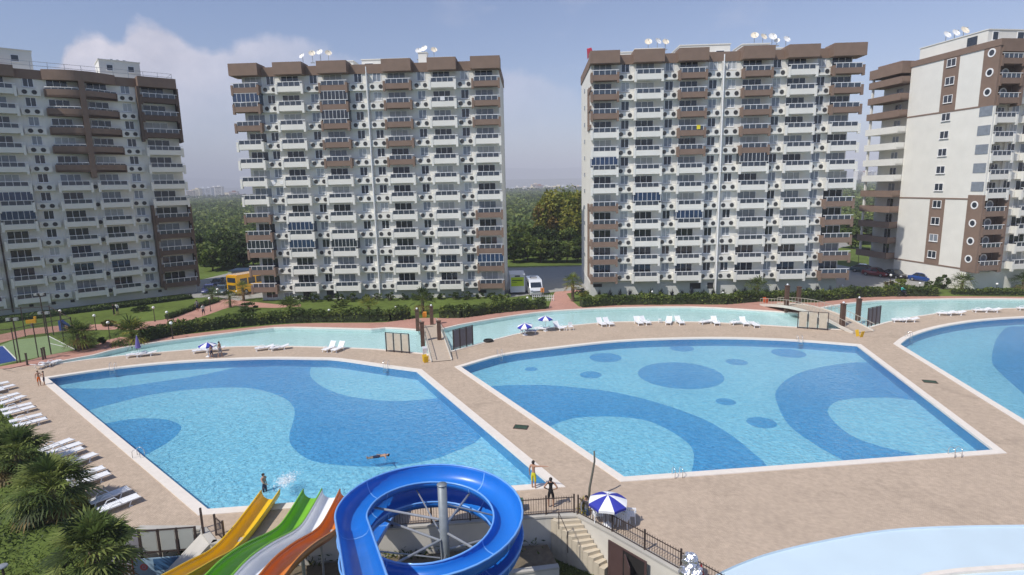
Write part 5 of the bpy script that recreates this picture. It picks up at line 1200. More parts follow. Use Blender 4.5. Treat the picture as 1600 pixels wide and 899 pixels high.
def between(pa, pb):
    a, c = G(*pa), G(*pb); return a.lerp(c, .5), math.atan2((c - a).y, (c - a).x)
for lb, pa, pb, col, nm, Lc, hb in (('small teal car in the shade left of the red car', (1340, 424.5), (1360, 426), (.05, .10, .12), 'teal_paint', 4.2, True), ('dark red car in front of the balconies of the right-hand tower', (1354, 429.5), (1384, 433.5), (.20, .012, .02), 'red_paint', 4.3, True),
                         ('black car between the red car and the blue car', (1386, 432), (1411, 437), (.012, .012, .015), 'black_paint', 4.0, True), ('bright blue car nearest the end wall of the right-hand tower', (1424, 437.5), (1465, 443.5), (.01, .06, .26), 'blue_paint', 4.5, False)):
    c, a = between(pa, pb); car(lb, c, a, paint(nm, col), Lc, hatch=hb)
car('violet-blue car parked left of the yellow coach', G(328, 457.5), R_(-75), paint('violet_paint', (.05, .055, .20)), 4.3, 'cars parked beside the yellow coach', True)
car('grey-green estate car right beside the yellow coach', G(347.5, 459), R_(-80), paint('greygreen_paint', (.07, .10, .10)), 4.3, 'cars parked beside the yellow coach', True)
car('dark car deeper in the shade behind the violet one', G(341, 447), R_(-80), paint('black_paint', (.012, .012, .015)), 4.2, 'cars parked beside the yellow coach', False)
# yellow coach
g0 = G(364, 462.5); yb = thing('coach', 'bright yellow coach with dark windows parked left of the left apartment tower', 'bus', (g0.x, g0.y, 0), R_(62))
yp = paint('coach_yellow', (.80, .42, .01))
b = MB(); b.box(0, 8.6, -1.25, 1.25, .4, 3.35); b.build('body', yp, yb); b = MB(); b.box(.25, 8.4, -1.15, 1.15, 3.35, 3.45); b.build('roof', yp, yb)
for i in range(5): MB().box(.7 + i * 1.55, 2.0 + i * 1.55, -1.27, -1.252, 1.75, 2.8).build('window', glassD, yb); MB().box(.7 + i * 1.55, 2.0 + i * 1.55, 1.252, 1.27, 1.75, 2.8).build('window', glassD, yb)
MB().box(-.03, -.002, -1.0, 1.0, 2.2, 3.0).build('windscreen', glassD, yb); MB().box(-.04, -.002, -.95, .95, 1.0, 1.75).build('grille', M('dark_trim', (.03, .03, .03), .5), yb); MB().box(-.05, .0, -1.2, 1.2, .42, .62).build('bumper', M('dark_trim', (.03, .03, .03)), yb)
for x in (1.6, 6.9):
    for y in (1.27, -1.0): wheel(yb, x, y, .46, .26)
for y in (-1.02, 1.02): MB().box(-.06, -.0, y - .15, y + .15, .75, .95).build('headlight', plastic, yb)
# white booth van with a lime panel, and the white minibus
g0 = G(809, 460.5); vb = thing('box_trailer', 'white box trailer with a lime green panel parked left of the minibus', 'trailer', (g0.x, g0.y, 0), R_(-88))
b = MB(); b.box(-4.2, 0, -1.15, 1.15, .35, 3.1); b.build('box', M('trailer_white', (.66, .67, .70), .5, var=.04), vb); MB().box(-4.3, .05, -1.2, 1.2, 3.1, 3.2).build('roof', M('trailer_white', (1, 1, 1)), vb)
MB().box(.003, .03, -1.0, 1.0, 1.35, 2.75).build('lime_panel', M('lime_paint', (.48, .62, .02), .5, var=.04), vb); b = MB(); b.box(.031, .04, -.85, .8, 2.15, 2.35); b.build('lettering_bar', M('dark_green_print', (.10, .16, .02), .6), vb); MB().box(.031, .04, -.85, -.1, 1.9, 1.98).build('lettering_bar', M('dark_green_print', (.1, .16, .02)), vb)
MB().box(.003, .03, -.4, .4, 2.82, 3.02).build('vent', grille, vb)
for y in (1.2, -1.0): wheel(vb, -1.6, y, .34)
mb = thing('minibus', 'white minibus facing the pools beside the white box trailer', 'minibus', G(835, 459.5), R_(-84))
prof = [(2.75, .35), (2.8, .75), (2.7, 1.1), (2.0, 1.35), (1.45, 2.1), (1.1, 2.45), (-2.7, 2.5), (-2.8, 2.2), (-2.8, .35)]
b = MB(); loft(b, [[(x * s, y, z) for x, z in prof] for y, s in ((-1.0, .985), (-.92, 1), (.92, 1), (1.0, .985))]); b.build('body', paint('van_white', (.80, .81, .83)), mb)
b = MB(); b.add([(2.02, -.86, 1.38), (2.02, .86, 1.38), (1.50, .78, 2.09), (1.50, -.78, 2.09)], [(0, 1, 2, 3)]); b.build('windscreen', glassD, mb)
for y in (-1.008, 1.008):
    for x0, x1 in ((.5, 1.4), (-.7, .3), (-1.9, -.9)): MB().box(x0, x1, y - .008, y + .008, 1.35, 2.0).build('window', glassD, mb)
MB().box(2.79, 2.83, -.6, .6, .78, .92).build('grille', grille, mb); MB().box(2.8, 2.86, -.9, .9, .36, .58).build('bumper', M('bumper_grey', (.3, .3, .32), .5), mb)
for y in (-.78, .78): MB().box(2.74, 2.82, y - .16, y + .16, .86, 1.06).build('headlight', glassC, mb)
MB().box(-1.4, -.2, -.5, .5, 2.5, 2.62).build('roof_unit', M('bumper_grey', (.3, .3, .32)), mb)
for x in (-1.8, 1.85):
    for y in (1.0, -.8): wheel(mb, x, y, .34)
t = thing('motorbike', 'dark motorbike parked at the sunlit corner of the right apartment tower', 'motorbike', G(908, 460.5), R_(8)); blk = M('black_trim', (.015, .015, .018), .35)
for x in (-.68, .68):
    b = MB(); b.disc((x, .06, .31), .31, 'y', 18, .12, 0, .2); b.build('wheel', tyre, t)
MB().box(-.3, .35, -.16, .16, .3, .62).build('engine', grille, t); MB().box(-.75, .05, -.15, .15, .72, .86).build('seat', blk, t); b = MB(); b.box(.0, .45, -.17, .17, .66, .98); b.beam((.45, 0, .95), (.68, 0, .31), .1, .06); b.build('tank', blk, t); MB().beam((.4, -.38, 1.08), (.4, .38, 1.08), .04, .04).build('handlebar', grille, t)
o = thing('shed', 'small white hut with a flat blue-grey roof behind the yellow coach', 'shed', G(378, 441), 0)
MB().box(-1.8, 2.2, 0, 3, 0, 2.1).build('wall', white, o); MB().box(-2.2, 2.5, -.5, 3.3, 2.1, 2.3).build('roof', M('bluegrey_roof', (.16, .22, .27), .6), o)
p = thing('post_sign', 'small orange post sign at the entry path beside the minibus', 'sign', G(847.5, 464.5), 0); MB().tube([(0, 0, 0), (0, 0, 1.3)], .05, 8).build('post', darkmetal, p); MB().box(-.28, .28, -.03, .03, .75, 1.45).build('board', M('orange_board', (.65, .25, .08), .6), p)
b = MB(); 
t = thing('picket_fence', 'short white picket fence at the right end of the lawn before the minibus', 'fence', G(832, 471), R_(-2))
for i in range(12): MB().box(i * .28, i * .28 + .07, -.02, .02, 0, .95).build('picket', whmetal, t)
MB().box(-.05, 3.2, .0211, .06, .3, .37).box(-.05, 3.2, .0211, .06, .7, .77).build('rail', whmetal, t)

# ---------------------------------------------------------------- court fence, playground pieces
cf = [G(-30, 573), G(27, 567.5), G(60, 559), G(118, 547), G(84, 524), (G(40, 527)), G(-30, 535)]
mesh_m = bpy.data.materials.new('wire_mesh'); mesh_m.use_nodes = True; T = mesh_m.node_tree; bs = T.nodes['Principled BSDF']; bs.inputs['Base Color'].default_value = (.05, .08, .05, 1)
ge = T.nodes.new('ShaderNodeNewGeometry'); ck = T.nodes.new('ShaderNodeTexBrick'); ck.inputs['Scale'].default_value = 6; ck.inputs['Mortar Size'].default_value = .012; ck.offset = 0
co = T.nodes.new('ShaderNodeTexCoord'); T.links.new(co.outputs['UV'], ck.inputs['Vector']); tr = T.nodes.new('ShaderNodeBsdfTransparent'); ms = T.nodes.new('ShaderNodeMixShader'); ms.inputs[0].default_value = .16
T.links.new(tr.outputs[0], ms.inputs[1]); T.links.new(bs.outputs[0], ms.inputs[2]); T.links.new(ms.outputs[0], T.nodes['Material Output'].inputs[0])
t = thing('court_fence', 'tall dark wire-mesh fence round the green and blue sports court', 'fence', cf[1])
for i in range(len(cf) - 1):
    a, c = cf[i] - cf[1], cf[i + 1] - cf[1]; L_ = (c - a).length; n = max(1, round(L_ / 5))
    b = MB(); b.add([a, c, c + Vector((0, 0, 3.6)), a + Vector((0, 0, 3.6))], [(0, 1, 2, 3)]); b.build('mesh_panel', mesh_m, t)
    b = MB(); b.beam(a + Vector((0, 0, 3.6)), c + Vector((0, 0, 3.6)), .06, .06); b.build('top_rail', darkmetal, t)
    for k in range(n): p = a.lerp(c, k / n); MB().tube([p, p + Vector((0, 0, 3.75))], .05, 6).build('post', darkmetal, t)
def hoop_post(label, p, name='flood_lamp_post', h=4.6):
    t = thing(name, label, 'floodlight', p); MB().tube([(0, 0, 0), (0, 0, h)], .06, 8).build('pole', darkmetal, t); MB().box(-.5, .5, -.06, .06, h, h + .12).build('crossarm', darkmetal, t)
    for x in (-.38, .38): MB().box(x - .18, x + .18, -.22, .02, h - .12, h + .16).build('lamp_head', steel, t)
hoop_post('tall dark floodlight pole at the near left corner of the sports court', G(32, 567)); hoop_post('tall dark floodlight pole at the near side of the court, right one', G(80, 554)); hoop_post('tall floodlight pole behind the sports court', G(72, 522), h=5)
yt = thing('spring_rider', 'small yellow playground rider beyond the sports court', 'playground toy', G(50, 511), .3); ym = M('toy_yellow', (.70, .38, .02), .5)
MB().tube([(0, 0, 0), (0, 0, .5)], .14, 8).build('spring', steel, yt); b = MB(); b.box(-.55, .55, -.14, .14, .5, .95); b.box(.35, .6, -.13, .13, .95, 1.35); b.build('body', ym, yt)
bt = thing('playground_slide', 'small blue plastic playground slide behind the court fence', 'playground toy', G(99, 516.5), .2); b = MB(); b.beam((0, 0, 1.3), (1.1, 0, .15), .5, .06); b.build('chute', M('toy_blue', (.03, .08, .35), .5), bt); MB().box(-.3, .1, -.3, .3, 0, 1.3).build('tower', M('toy_blue', (0, 0, 0)), bt)
for i, (px, py) in enumerate(((43, 571), (67.5, 562.5), (71, 561))):
    o = MB().box(-.06, .06, -.06, .06, -.02, 1.25).box(-.08, .08, -.08, .08, 1.2, 1.27).build('bollard', darkmetal); o.location = G(px, py); tag(o, ('thin dark post at the left end of the deck, standing alone', 'left one of the two dark posts by the tip of the river walk', 'right one of the two dark posts by the tip of the river walk')[i], 'bollard', 'dark posts by the river tip')
b = MB(); b.tube([G(4, 577), G(16, 576, .4), G(46, 569.5, .35)], .03, 5); o = b.build('rope', darkmetal); tag(o, 'dark sagging rope strung to the lone post at the left end of the deck', 'rope')

# ---------------------------------------------------------------- pool ladders
def ladder(label, p, rz):
    t = thing('pool_ladder', label, 'pool ladder', p, rz, 'steel pool ladders'); ch = M('polished_steel', (.7, .72, .74), .2, .9)
    for y in (-.26, .26): MB().tube([(-.45, y, 0), (-.45, y, .62), (-.3, y, .8), (-.05, y, .78), (.12, y, .55), (.16, y, 0), (.16, y, -.8)], .024, 8).build('rail', ch, t, True)
    for z in (-.2, -.45, -.7): MB().box(.1, .22, -.26, .26, z, z + .03).build('tread', ch, t)
    t.scale = (.85, .85, .72)
for px, py, a, lb in ((176, 576.5, -80, 'pool ladder at the far edge of the left pool near its left end'), (603, 573.5, -98, 'pool ladder at the far edge of the left pool near its right end'), (220, 714, -2, 'pool ladder halfway along the left edge of the left pool'), (781, 555.5, -75, 'pool ladder at the far left edge of the middle pool'),
                      (1250, 533, -97, 'pool ladder at the far right edge of the middle pool'), (1057, 742.5, 94, 'pool ladder at the near edge of the middle pool, left one'), (1489, 711, 94, 'pool ladder at the near edge of the middle pool, right one'), (1422, 527, -60, 'pool ladder at the far edge of the right pool')):
    ladder(lb, G(px, py, .03), R_(a))

# ---------------------------------------------------------------- loungers, parasols, tables
def make_lounger(label, loc, rz, back=0, group=None, mat=None, name='sun_lounger'):
    key = ('lg', back); L_, W_ = 1.9, .66
    if key not in ME:
        b = MB(); a = R_(back)
        for k in range(13):
            x = .0 + k * .093; b.box(x, x + .075, -W_ / 2 + .04, W_ / 2 - .04, .30, .335)
        b.box(0, 1.2, -W_ / 2, -W_ / 2 + .06, .27, .345); b.box(0, 1.2, W_ / 2 - .06, W_ / 2, .27, .345); b.box(-.04, .02, -W_ / 2, W_ / 2, .28, .345)
        ME[key] = mesh_of(b, 'seat'); b = MB(); q = Matrix.Rotation(-a, 3, 'Y')
        for k in range(8): b.box(k * .085, k * .085 + .07, -W_ / 2 + .04, W_ / 2 - .04, -.03, .005, 0, q, (1.2, 0, .335))
        b.box(0, .70, -W_ / 2, -W_ / 2 + .06, -.04, .015, 0, q, (1.2, 0, .335)); b.box(0, .70, W_ / 2 - .06, W_ / 2, -.04, .015, 0, q, (1.2, 0, .335)); ME[key + ('b',)] = mesh_of(b, 'backrest')
        b = MB(); b.tube([(-.06, 0, 0), (0, 0, .14), (.07, 0, .30)], .03, 6); b.tube([(-.06, 0, 0), (.1, 0, .0)], .028, 6); ME[key + ('l',)] = mesh_of(b, 'leg')
        b = MB(); b.tube([(.35, -W_ / 2 - .01, .32), (.5, -W_ / 2 - .03, .5), (.85, -W_ / 2 - .03, .52), (1.0, -W_ / 2 - .01, .32)], .024, 6); b.tube([(.35, W_ / 2 + .01, .32), (.5, W_ / 2 + .03, .5), (.85, W_ / 2 + .03, .52), (1.0, W_ / 2 + .01, .32)], .024, 6); ME[key + ('a',)] = mesh_of(b, 'armrest')
    t = thing(name, label, 'sun lounger', loc, rz, group)
    inst('seat', ME[key], t); inst('backrest', ME[key + ('b',)], t); inst('armrests', ME[key + ('a',)], t)
    for x in (.12, 1.35):
        for y in (-W_ / 2 + .03, W_ / 2 - .03): l = inst('leg', ME[key + ('l',)], t); l.location = (x, y, 0)
    return t
def mesh_of(b, name, mats=None):
    me = bpy.data.meshes.new(name); me.from_pydata(b.v, [], b.f); me.materials.append(mats or plastic); me.update(); return me
left_set = [((-24, 605), (14, 597), 'lounger in the leftmost pair by the left frame edge, far one', 0), ((-16, 611), (23, 601.5), 'lounger in the leftmost pair by the left frame edge, near one', 0), ((-34, 617), (7, 608), 'lounger cut off by the frame, just below the leftmost pair', 0),
            ((-10, 625), (30, 614.5), 'lounger with a blue towel end, far one of the second pair', 0), ((0, 631), (38, 618.5), 'lounger of the second pair, nearer the camera', 0),
            ((8, 640), (50, 630.5), 'lounger of the third pair, far one', 0), ((12, 646), (54, 635), 'lounger of the third pair, near one', 0),
            ((21, 658), (66, 647.5), 'lounger of the fourth pair, far one', 0), ((28, 665), (73, 653.5), 'lounger of the fourth pair, near one', 0),
            ((75, 700), (113, 686), 'lounger at the far end of the middle cluster by the palms', 0), ((84, 706), (127, 692), 'second lounger of the middle cluster by the palms', 0), ((92, 712), (130, 699.5), 'third lounger of the middle cluster, half under a palm leaf', 0), ((107, 725), (150, 708.5), 'lounger standing apart at the near end of the middle cluster', 0),
            ((121, 744), (163, 730), 'far lounger of the pair beside the lower palm', 0), ((130, 753), (171, 738.5), 'near lounger of the pair beside the lower palm', 0),
            ((144, 784), (202, 762.5), 'far lounger of the nearest pair on the left deck', 0), ((157, 797), (217, 774), 'near lounger of the nearest pair on the left deck, towel beside it', 0)]
for pa, pb, lb, bk in left_set:
    a, c = G(*pa, .3), G(*pb, .3); a.z = 0; c.z = 0; d = (c - a).normalized(); make_lounger('white ' + lb, c - d * 1.9, math.atan2(d.y, d.x), bk, 'white loungers along the left deck')
isl = [(66, 575, -100, 'left one of two at the left end of the river tip', 25), (80, 571.5, -100, 'right one of two at the left end of the river tip', 25), (214, 557.5, 20, 'left one of the pair under the closed parasol', 12), (230, 556.5, 20, 'right one of the pair under the closed parasol', 12), (317, 551, 20, 'under the open parasol behind the two walkers', 12), (338, 549.5, 20, 'right of the open parasol behind the two walkers', 12),
       (414, 547, 25, 'left one of the pair between walkers and upright pair', 14), (438, 546.5, 25, 'right one of the pair between walkers and upright pair', 14), (516, 547.5, 68, 'left one of the pair with raised backs', 55), (530, 548, 68, 'right one of the pair with raised backs', 55),
       (848, 517, -22, 'beside the towel-covered one near the two open parasols', 20), (872, 514.5, 118, 'with a raised back right of the two open parasols', 50),
       (939, 508.5, 108, 'left one of the first pair right of the stools', 48), (950, 508, 112, 'right one of the first pair right of the stools', 48), (997, 506.5, 100, 'left one of the second pair right of the stools', 48), (1007, 506, 112, 'right one of the second pair right of the stools', 48),
       (1045, 506, 70, 'left one of the third pair right of the stools', 40), (1061, 506, 98, 'right one of the third pair right of the stools', 48), (1104, 506, 20, 'low one of the fourth pair on the island', 5), (1117, 506.5, 88, 'upright one of the fourth pair on the island', 48), (1153, 507, 15, 'low one of the last pair before the beige frame', 4), (1162, 507.5, 88, 'upright one of the last pair before the beige frame', 48), (1178, 510, 90, 'flat one closest to the beige frame at the right bridge', 3),
       (1408, 503.5, -12, 'left one of the pair nearest the right bridge', 18), (1421, 503, -12, 'right one of the pair nearest the right bridge', 18), (1478, 493, -12, 'left one of the second pair at the right', 18), (1494, 492.5, -12, 'right one of the second pair at the right', 18), (1534, 488, -10, 'left one of the last pair at the right', 18), (1550, 488, -10, 'right one of the last pair at the right', 18), (1603, 485, -10, 'cut by the right frame edge', 18)]
for px, py, a, lb, bk in isl:
    c = G(px, py); d = Vector((math.cos(R_(a)), math.sin(R_(a)), 0)); make_lounger('white lounger ' + lb, c - d * .95, R_(a), bk, 'white loungers on the island by the river')
tw = M('checked_towel', (.30, .36, .48), .9, var=.35, scale=9); a = G(826, 521); tl = make_lounger('lounger covered with a grey-blue checked towel under the left open parasol', a + Vector((.9, .0, 0)), R_(172), 50, 'white loungers on the island by the river')
o = MB().box(-.03, 1.25, -.3, .3, .345, .36).box(0, .72, -.3, .3, .0, .018, 0, Matrix.Rotation(-R_(50), 3, 'Y'), (1.2, 0, .352)).build('towel', tw); o.location = tl.location; o.rotation_euler = tl.rotation_euler; tag(o, 'grey-blue checked towel spread over the lounger under the left open parasol', 'towel')
def stool(label, p, group='small white tables and stools', r=.22, h=.42):
    t = thing('side_table', label, 'small table', p, 0, group); MB().lathe([(r, 0), (r, .03), (r * .96, .04)], 14, (0, 0, h)).build('top', plastic, t)
    for k in range(4): a = k * math.pi / 2 + .6; MB().tube([(math.cos(a) * r * .95, math.sin(a) * r * .95, 0), (math.cos(a) * r * .7, math.sin(a) * r * .7, h)], .025, 6).build('leg', plastic, t)
for px, py, lb in ((883.5, 516.5, 'small white table left of the white chair on the island'), (73, 573.5, 'small white table between the two loungers at the river tip'), (427, 547, 'small white table between the flat loungers behind the left pool'), (1031, 504.5, 'small white table left of the third island pair'), (815, 522, 'low white table at the foot of the left open parasol'), (965, 818, 'white table in the shade of the big parasol')): stool(lb, G(px, py))
def chair(label, p, rz, group=None):
    t = thing('plastic_chair', label, 'chair', p, rz, group); MB().box(-.24, .24, -.23, .23, .41, .45).build('seat', plastic, t)
    b = MB()
    for i in range(5): b.box(-.23 + i * .1, -.17 + i * .1, .20, .235, .45, .82)
    b.box(-.24, .24, .20, .245, .80, .88); b.build('backrest', plastic, t)
    for s in (-1, 1): MB().box(s * .25 - .025, s * .25 + .025, -.2, .22, .62, .65).build('armrest', plastic, t)
    for x in (-.22, .22):
        for y in (-.2, .2): MB().tube([(x * 1.1, y * 1.15, 0), (x, y, .42)], .022, 6).build('leg', plastic, t)
for px, py, a, lb in ((892, 516, 20, 'white chair right of the small white table on the island'), (934, 815, 190, 'white chair under the left rim of the big parasol, behind the railing'), (975, 822, 150, 'white chair in the parasol shadow, left one'), (985, 815, 170, 'white chair in the parasol shadow, right one')): chair(lb, G(px, py), R_(a))
pw = M('parasol_white', (.82, .82, .84), .8, var=.03); pb_ = M('parasol_blue', (.035, .045, .36), .8, var=.05)
def parasol(label, base, h, r, rot=0, tilt=(0, 0), n=8, cat='parasol'):
    t = thing('parasol', label, 'parasol', base, 0, 'blue and white parasols'); q = Matrix.Rotation(tilt[0], 3, 'X') @ Matrix.Rotation(tilt[1], 3, 'Y'); top = Vector((0, 0, h))
    for k in range(n):
        b = MB(); a0 = rot + 2 * math.pi * k / n; a1 = rot + 2 * math.pi * (k + 1) / n; rows = []
        for f in (0, .35, .7, 1.0, 1.04):
            z = -(.38 * r) * f ** 1.25 if f <= 1 else -.38 * r - .13; rr = r * min(f, 1.0)
            row = []
            for j in range(5):
                u = j / 4; a = a0 + (a1 - a0) * u; sag = 1 - .06 * math.sin(math.pi * u) * f
                row.append(top + q @ Vector((math.cos(a) * rr * sag, math.sin(a) * rr * sag, z + .03 * math.sin(math.pi * u) * f)))
            rows.append(row)
        vs = [v for rw in rows for v in rw]; fs = [(i * 5 + j, i * 5 + j + 1, (i + 1) * 5 + j + 1, (i + 1) * 5 + j) for i in range(4) for j in range(4)]
        b.add(vs, fs); b.build('canopy_panel', pw if k % 2 else pb_, t)
    MB().tube([(0, 0, 0), (0, 0, h + .08)], .025, 8).build('pole', plastic, t); MB().lathe([(.28, 0), (.3, .06), (.1, .1), (.05, .3)], 14).build('base', plastic, t); MB().ball((0, 0, h + .1), .05, 8).build('finial', plastic, t)
    b = MB()
    for k in range(n): a = rot + 2 * math.pi * k / n; b.tube([top + Vector((0, 0, -.5)), top + q @ Vector((math.cos(a) * r * .6, math.sin(a) * r * .6, -.22 * r))], .01, 4)
    b.build('struts', steel, t); return t
g = G(950, 781, 1.45); parasol('big blue and white parasol beside the steps, nearest the camera', (g.x, g.y, 0), 1.72, .98, .15)
g = G(324, 538, 1.35); parasol('blue and white parasol behind the left pool, the two walkers below it', (g.x, g.y, 0), 1.55, .88, .3)
g = G(820, 508, 1.2); parasol('left one of the two open parasols behind the middle pool, slightly lower', (g.x, g.y, 0), 1.4, .9, .2, (.1, -.1))
g = G(852, 496.5, 1.6); parasol('right one of the two open parasols behind the middle pool', (g.x, g.y, 0), 1.8, .9, .39)
g = G(222, 546, .6); t = thing('closed_parasol', 'closed purple-blue parasol beside the far edge of the left pool', 'parasol', (g.x, g.y - .6, 0), 0); MB().tube([(0, 0, 0), (0, 0, 2.3)], .025, 8).build('pole', plastic, t); MB().lathe([(.22, 0), (.26, .08), (.2, .5), (.12, 1.0), (.03, 1.35)], 10, (0, 0, .9)).build('canopy', M('parasol_violet', (.14, .12, .36), .8), t)
o = MB().add(*(lambda R1, r1, n, mm: ([(math.cos(2 * math.pi * i / n) * (R1 + r1 * math.cos(2 * math.pi * j / mm)), math.sin(2 * math.pi * i / n) * (R1 + r1 * math.cos(2 * math.pi * j / mm)), r1 + r1 * math.sin(2 * math.pi * j / mm)) for i in range(n) for j in range(mm)], [(i * mm + j, ((i + 1) % n) * mm + j, ((i + 1) % n) * mm + (j + 1) % mm, i * mm + (j + 1) % mm) for i in range(n) for j in range(mm)]))(.42, .13, 24, 10)).build('swim_ring', tyre, None, True)
o.location = G(763, 534); tag(o, 'black inflatable ring lying on the island right of the dark frame', 'swim ring')
def wet_sign(label, p, m, rz):
    t = thing('floor_sign', label, 'floor sign', p, rz, 'folding signs by the bridges')
    for s in (-1, 1): MB().box(-.22, .22, -.015, .015, 0, .72, 0, Matrix.Rotation(R_(16 * s), 3, 'X'), (0, -.2 * s, 0)).build('board', m, t)
sy = M('sign_yellow', (.80, .50, .02), .5); so_ = M('sign_orange', (.70, .28, .03), .5); swh = M('sign_white', (.7, .7, .74), .5)
wet_sign('yellow folding sign at the near end of the left bridge', G(665, 566), sy, .4); wet_sign('white folding sign at the left rail of the left bridge', G(664, 553), swh, .2); wet_sign('yellow folding sign at the near end of the right bridge', G(1343, 526.5), sy, .3)
wet_sign('orange folding sign at the far end of the left bridge', G(663.5, 496), so_, 0); wet_sign('yellow-topped red folding sign at the far end of the right bridge', G(1196, 473), M('sign_red', (.5, .1, .03), .5), 0)
t = thing('bin', 'small green bin in the deck behind the spiral slide', 'bin', (-.4, 28.0, 0), .05); MB().box(-.7, .7, -.25, .25, 0, .5).build('box', M('bin_green', (.05, .10, .07), .6), t); MB().box(-.73, .73, -.28, .28, .5, .54).build('lid', M('bin_green', (0, 0, 0)), t)
# silver balloon bunch and red cone at the lower edge
g = G(1079, 893, .5); t = thing('foil_bundle', 'crumpled silver foil bundle at the wall beside the paddling pool', 'foil bundle', (g.x, g.y, 0)); fo = M('silver_foil', (.75, .76, .80), .22, .85, var=.1, scale=8, bump=.8, bscale=9)
for i in range(3):
    b = MB(); b.ball((0, 0, 0), .34, 14); b.v = [(x * (1 + rng.normal(0, .16)) + (-.14, .16, 0)[i], y * (1 + rng.normal(0, .16)) + (0, .05, .1)[i], z * (1 + rng.normal(0, .13)) + (.42, .55, .95)[i]) for x, y, z in b.v]; b.build('foil', fo, t)
MB().tube([(0, 0, 0), (0, 0, .6)], .02, 5).build('stick', plastic, t)
g = G(1095, 897, .3); t = thing('traffic_cone', 'red cone beside the silver foil bunch', 'cone', (g.x, g.y, 0)); MB().lathe([(.20, .03), (.04, .75), (.02, .76)], 14).build('cone', M('cone_red', (.55, .03, .03), .5), t); MB().box(-.22, .22, -.22, .22, 0, .035).build('base', M('cone_red', (0, 0, 0)), t)

# ---------------------------------------------------------------- big palms on the bank at the left, weeds
gm = (leafM('palm_green', (.10, .145, .04)), leafM('palm_lime', (.21, .25, .07)), leafM('palm_deep', (.055, .08, .025)))
def gp(px, py, z): g = G(px, py, z); return (g.x, g.y, 0)
fan_palm('fan_palm', 'large fan palm at the left frame edge, farthest of the three on the bank', gp(26, 706, 1.5), 1.4, 2.05, 66, 16, mats=gm, dead=10)
fan_palm('fan_palm', 'middle one of the three large fan palms on the bank, leaves over the loungers', gp(78, 756, 1.7), 1.5, 2.1, 72, 16, mats=gm, dead=10)
fan_palm('fan_palm', 'large fan palm nearest the camera at the lower left, beside the panel frame', gp(143, 852, 1.8), 1.6, 1.95, 70, 17, mats=gm, dead=8)
def weeds(nm, label, poly_px, n, z0, size, mats, z=0):
    P2 = np.array([tuple(G(x, y, z))[:2] for x, y in poly_px]); lo, hi = P2.min(0), P2.max(0); Q = rng.uniform(lo, hi, (n * 3, 2)); ins = np.zeros(len(Q), bool); j = len(P2) - 1
    for i in range(len(P2)):
        xi, yi = P2[i]; xj, yj = P2[j]; ins ^= ((yi > Q[:, 1]) != (yj > Q[:, 1])) & (Q[:, 0] < (xj - xi) * (Q[:, 1] - yi) / (yj - yi + 1e-9) + xi); j = i
    Q = Q[ins][:n]; f = np.sin(Q[:, 0] * 1.3) * np.sin(Q[:, 1] * 1.1 + 1) + rng.normal(0, .5, len(Q)); Q = Q[f > -.35]; P = np.concatenate([Q, z + rng.uniform(.02, z0, (len(Q), 1))], 1)
    mi = np.clip(((np.sin(Q[:, 0] * .9 + 2) + np.cos(Q[:, 1] * .8)) * .5 + 1 + rng.normal(0, .5, len(Q))) / 2 * len(mats), 0, len(mats) - 1).astype(int)
    o = inst(nm, leaves(P, size, mi, mats, nm, up=-.3, aspect=.3), None); tag(o, label, 'grass', kind='stuff')
weeds('weeds', 'uneven grass and weeds covering the bank under the big palms', [(0, 640), (34, 680), (150, 800), (210, 835), (212, 905), (-60, 920), (-160, 700), (-90, 600)], 26000, .16, .10, (lv_dark, lv_mid, lv_mid, lv_lite))
weeds('rough_lawn', 'rough grass of the lower lawn round the spiral slide', [(600, 880), (860, 862), (905, 868), (960, 905), (940, 960), (500, 960)], 9000, .09, .07, (lv_mid, lv_lite, lv_olive), gz)
weeds('shelf_plants', 'scrubby plants on the planted shelf below the deck', [(250, 868), (420, 850), (600, 848), (850, 845), (852, 866), (600, 880), (300, 899)], 1800, .3, .12, (lv_dark, lv_mid, lv_olive), -1.35)
g = G(3, 884, .9); t = thing('garden_lamp', 'short dark lamp with a flat grey cap in the grass at the bottom left corner', 'garden lamp', (g.x, g.y, 0)); MB().tube([(0, 0, 0), (0, 0, .8)], .05, 8).build('pole', darkmetal, t); MB().lathe([(.05, 0), (.22, .05), (.2, .1), (.02, .12)], 14, (0, 0, .8)).build('cap', steel, t)

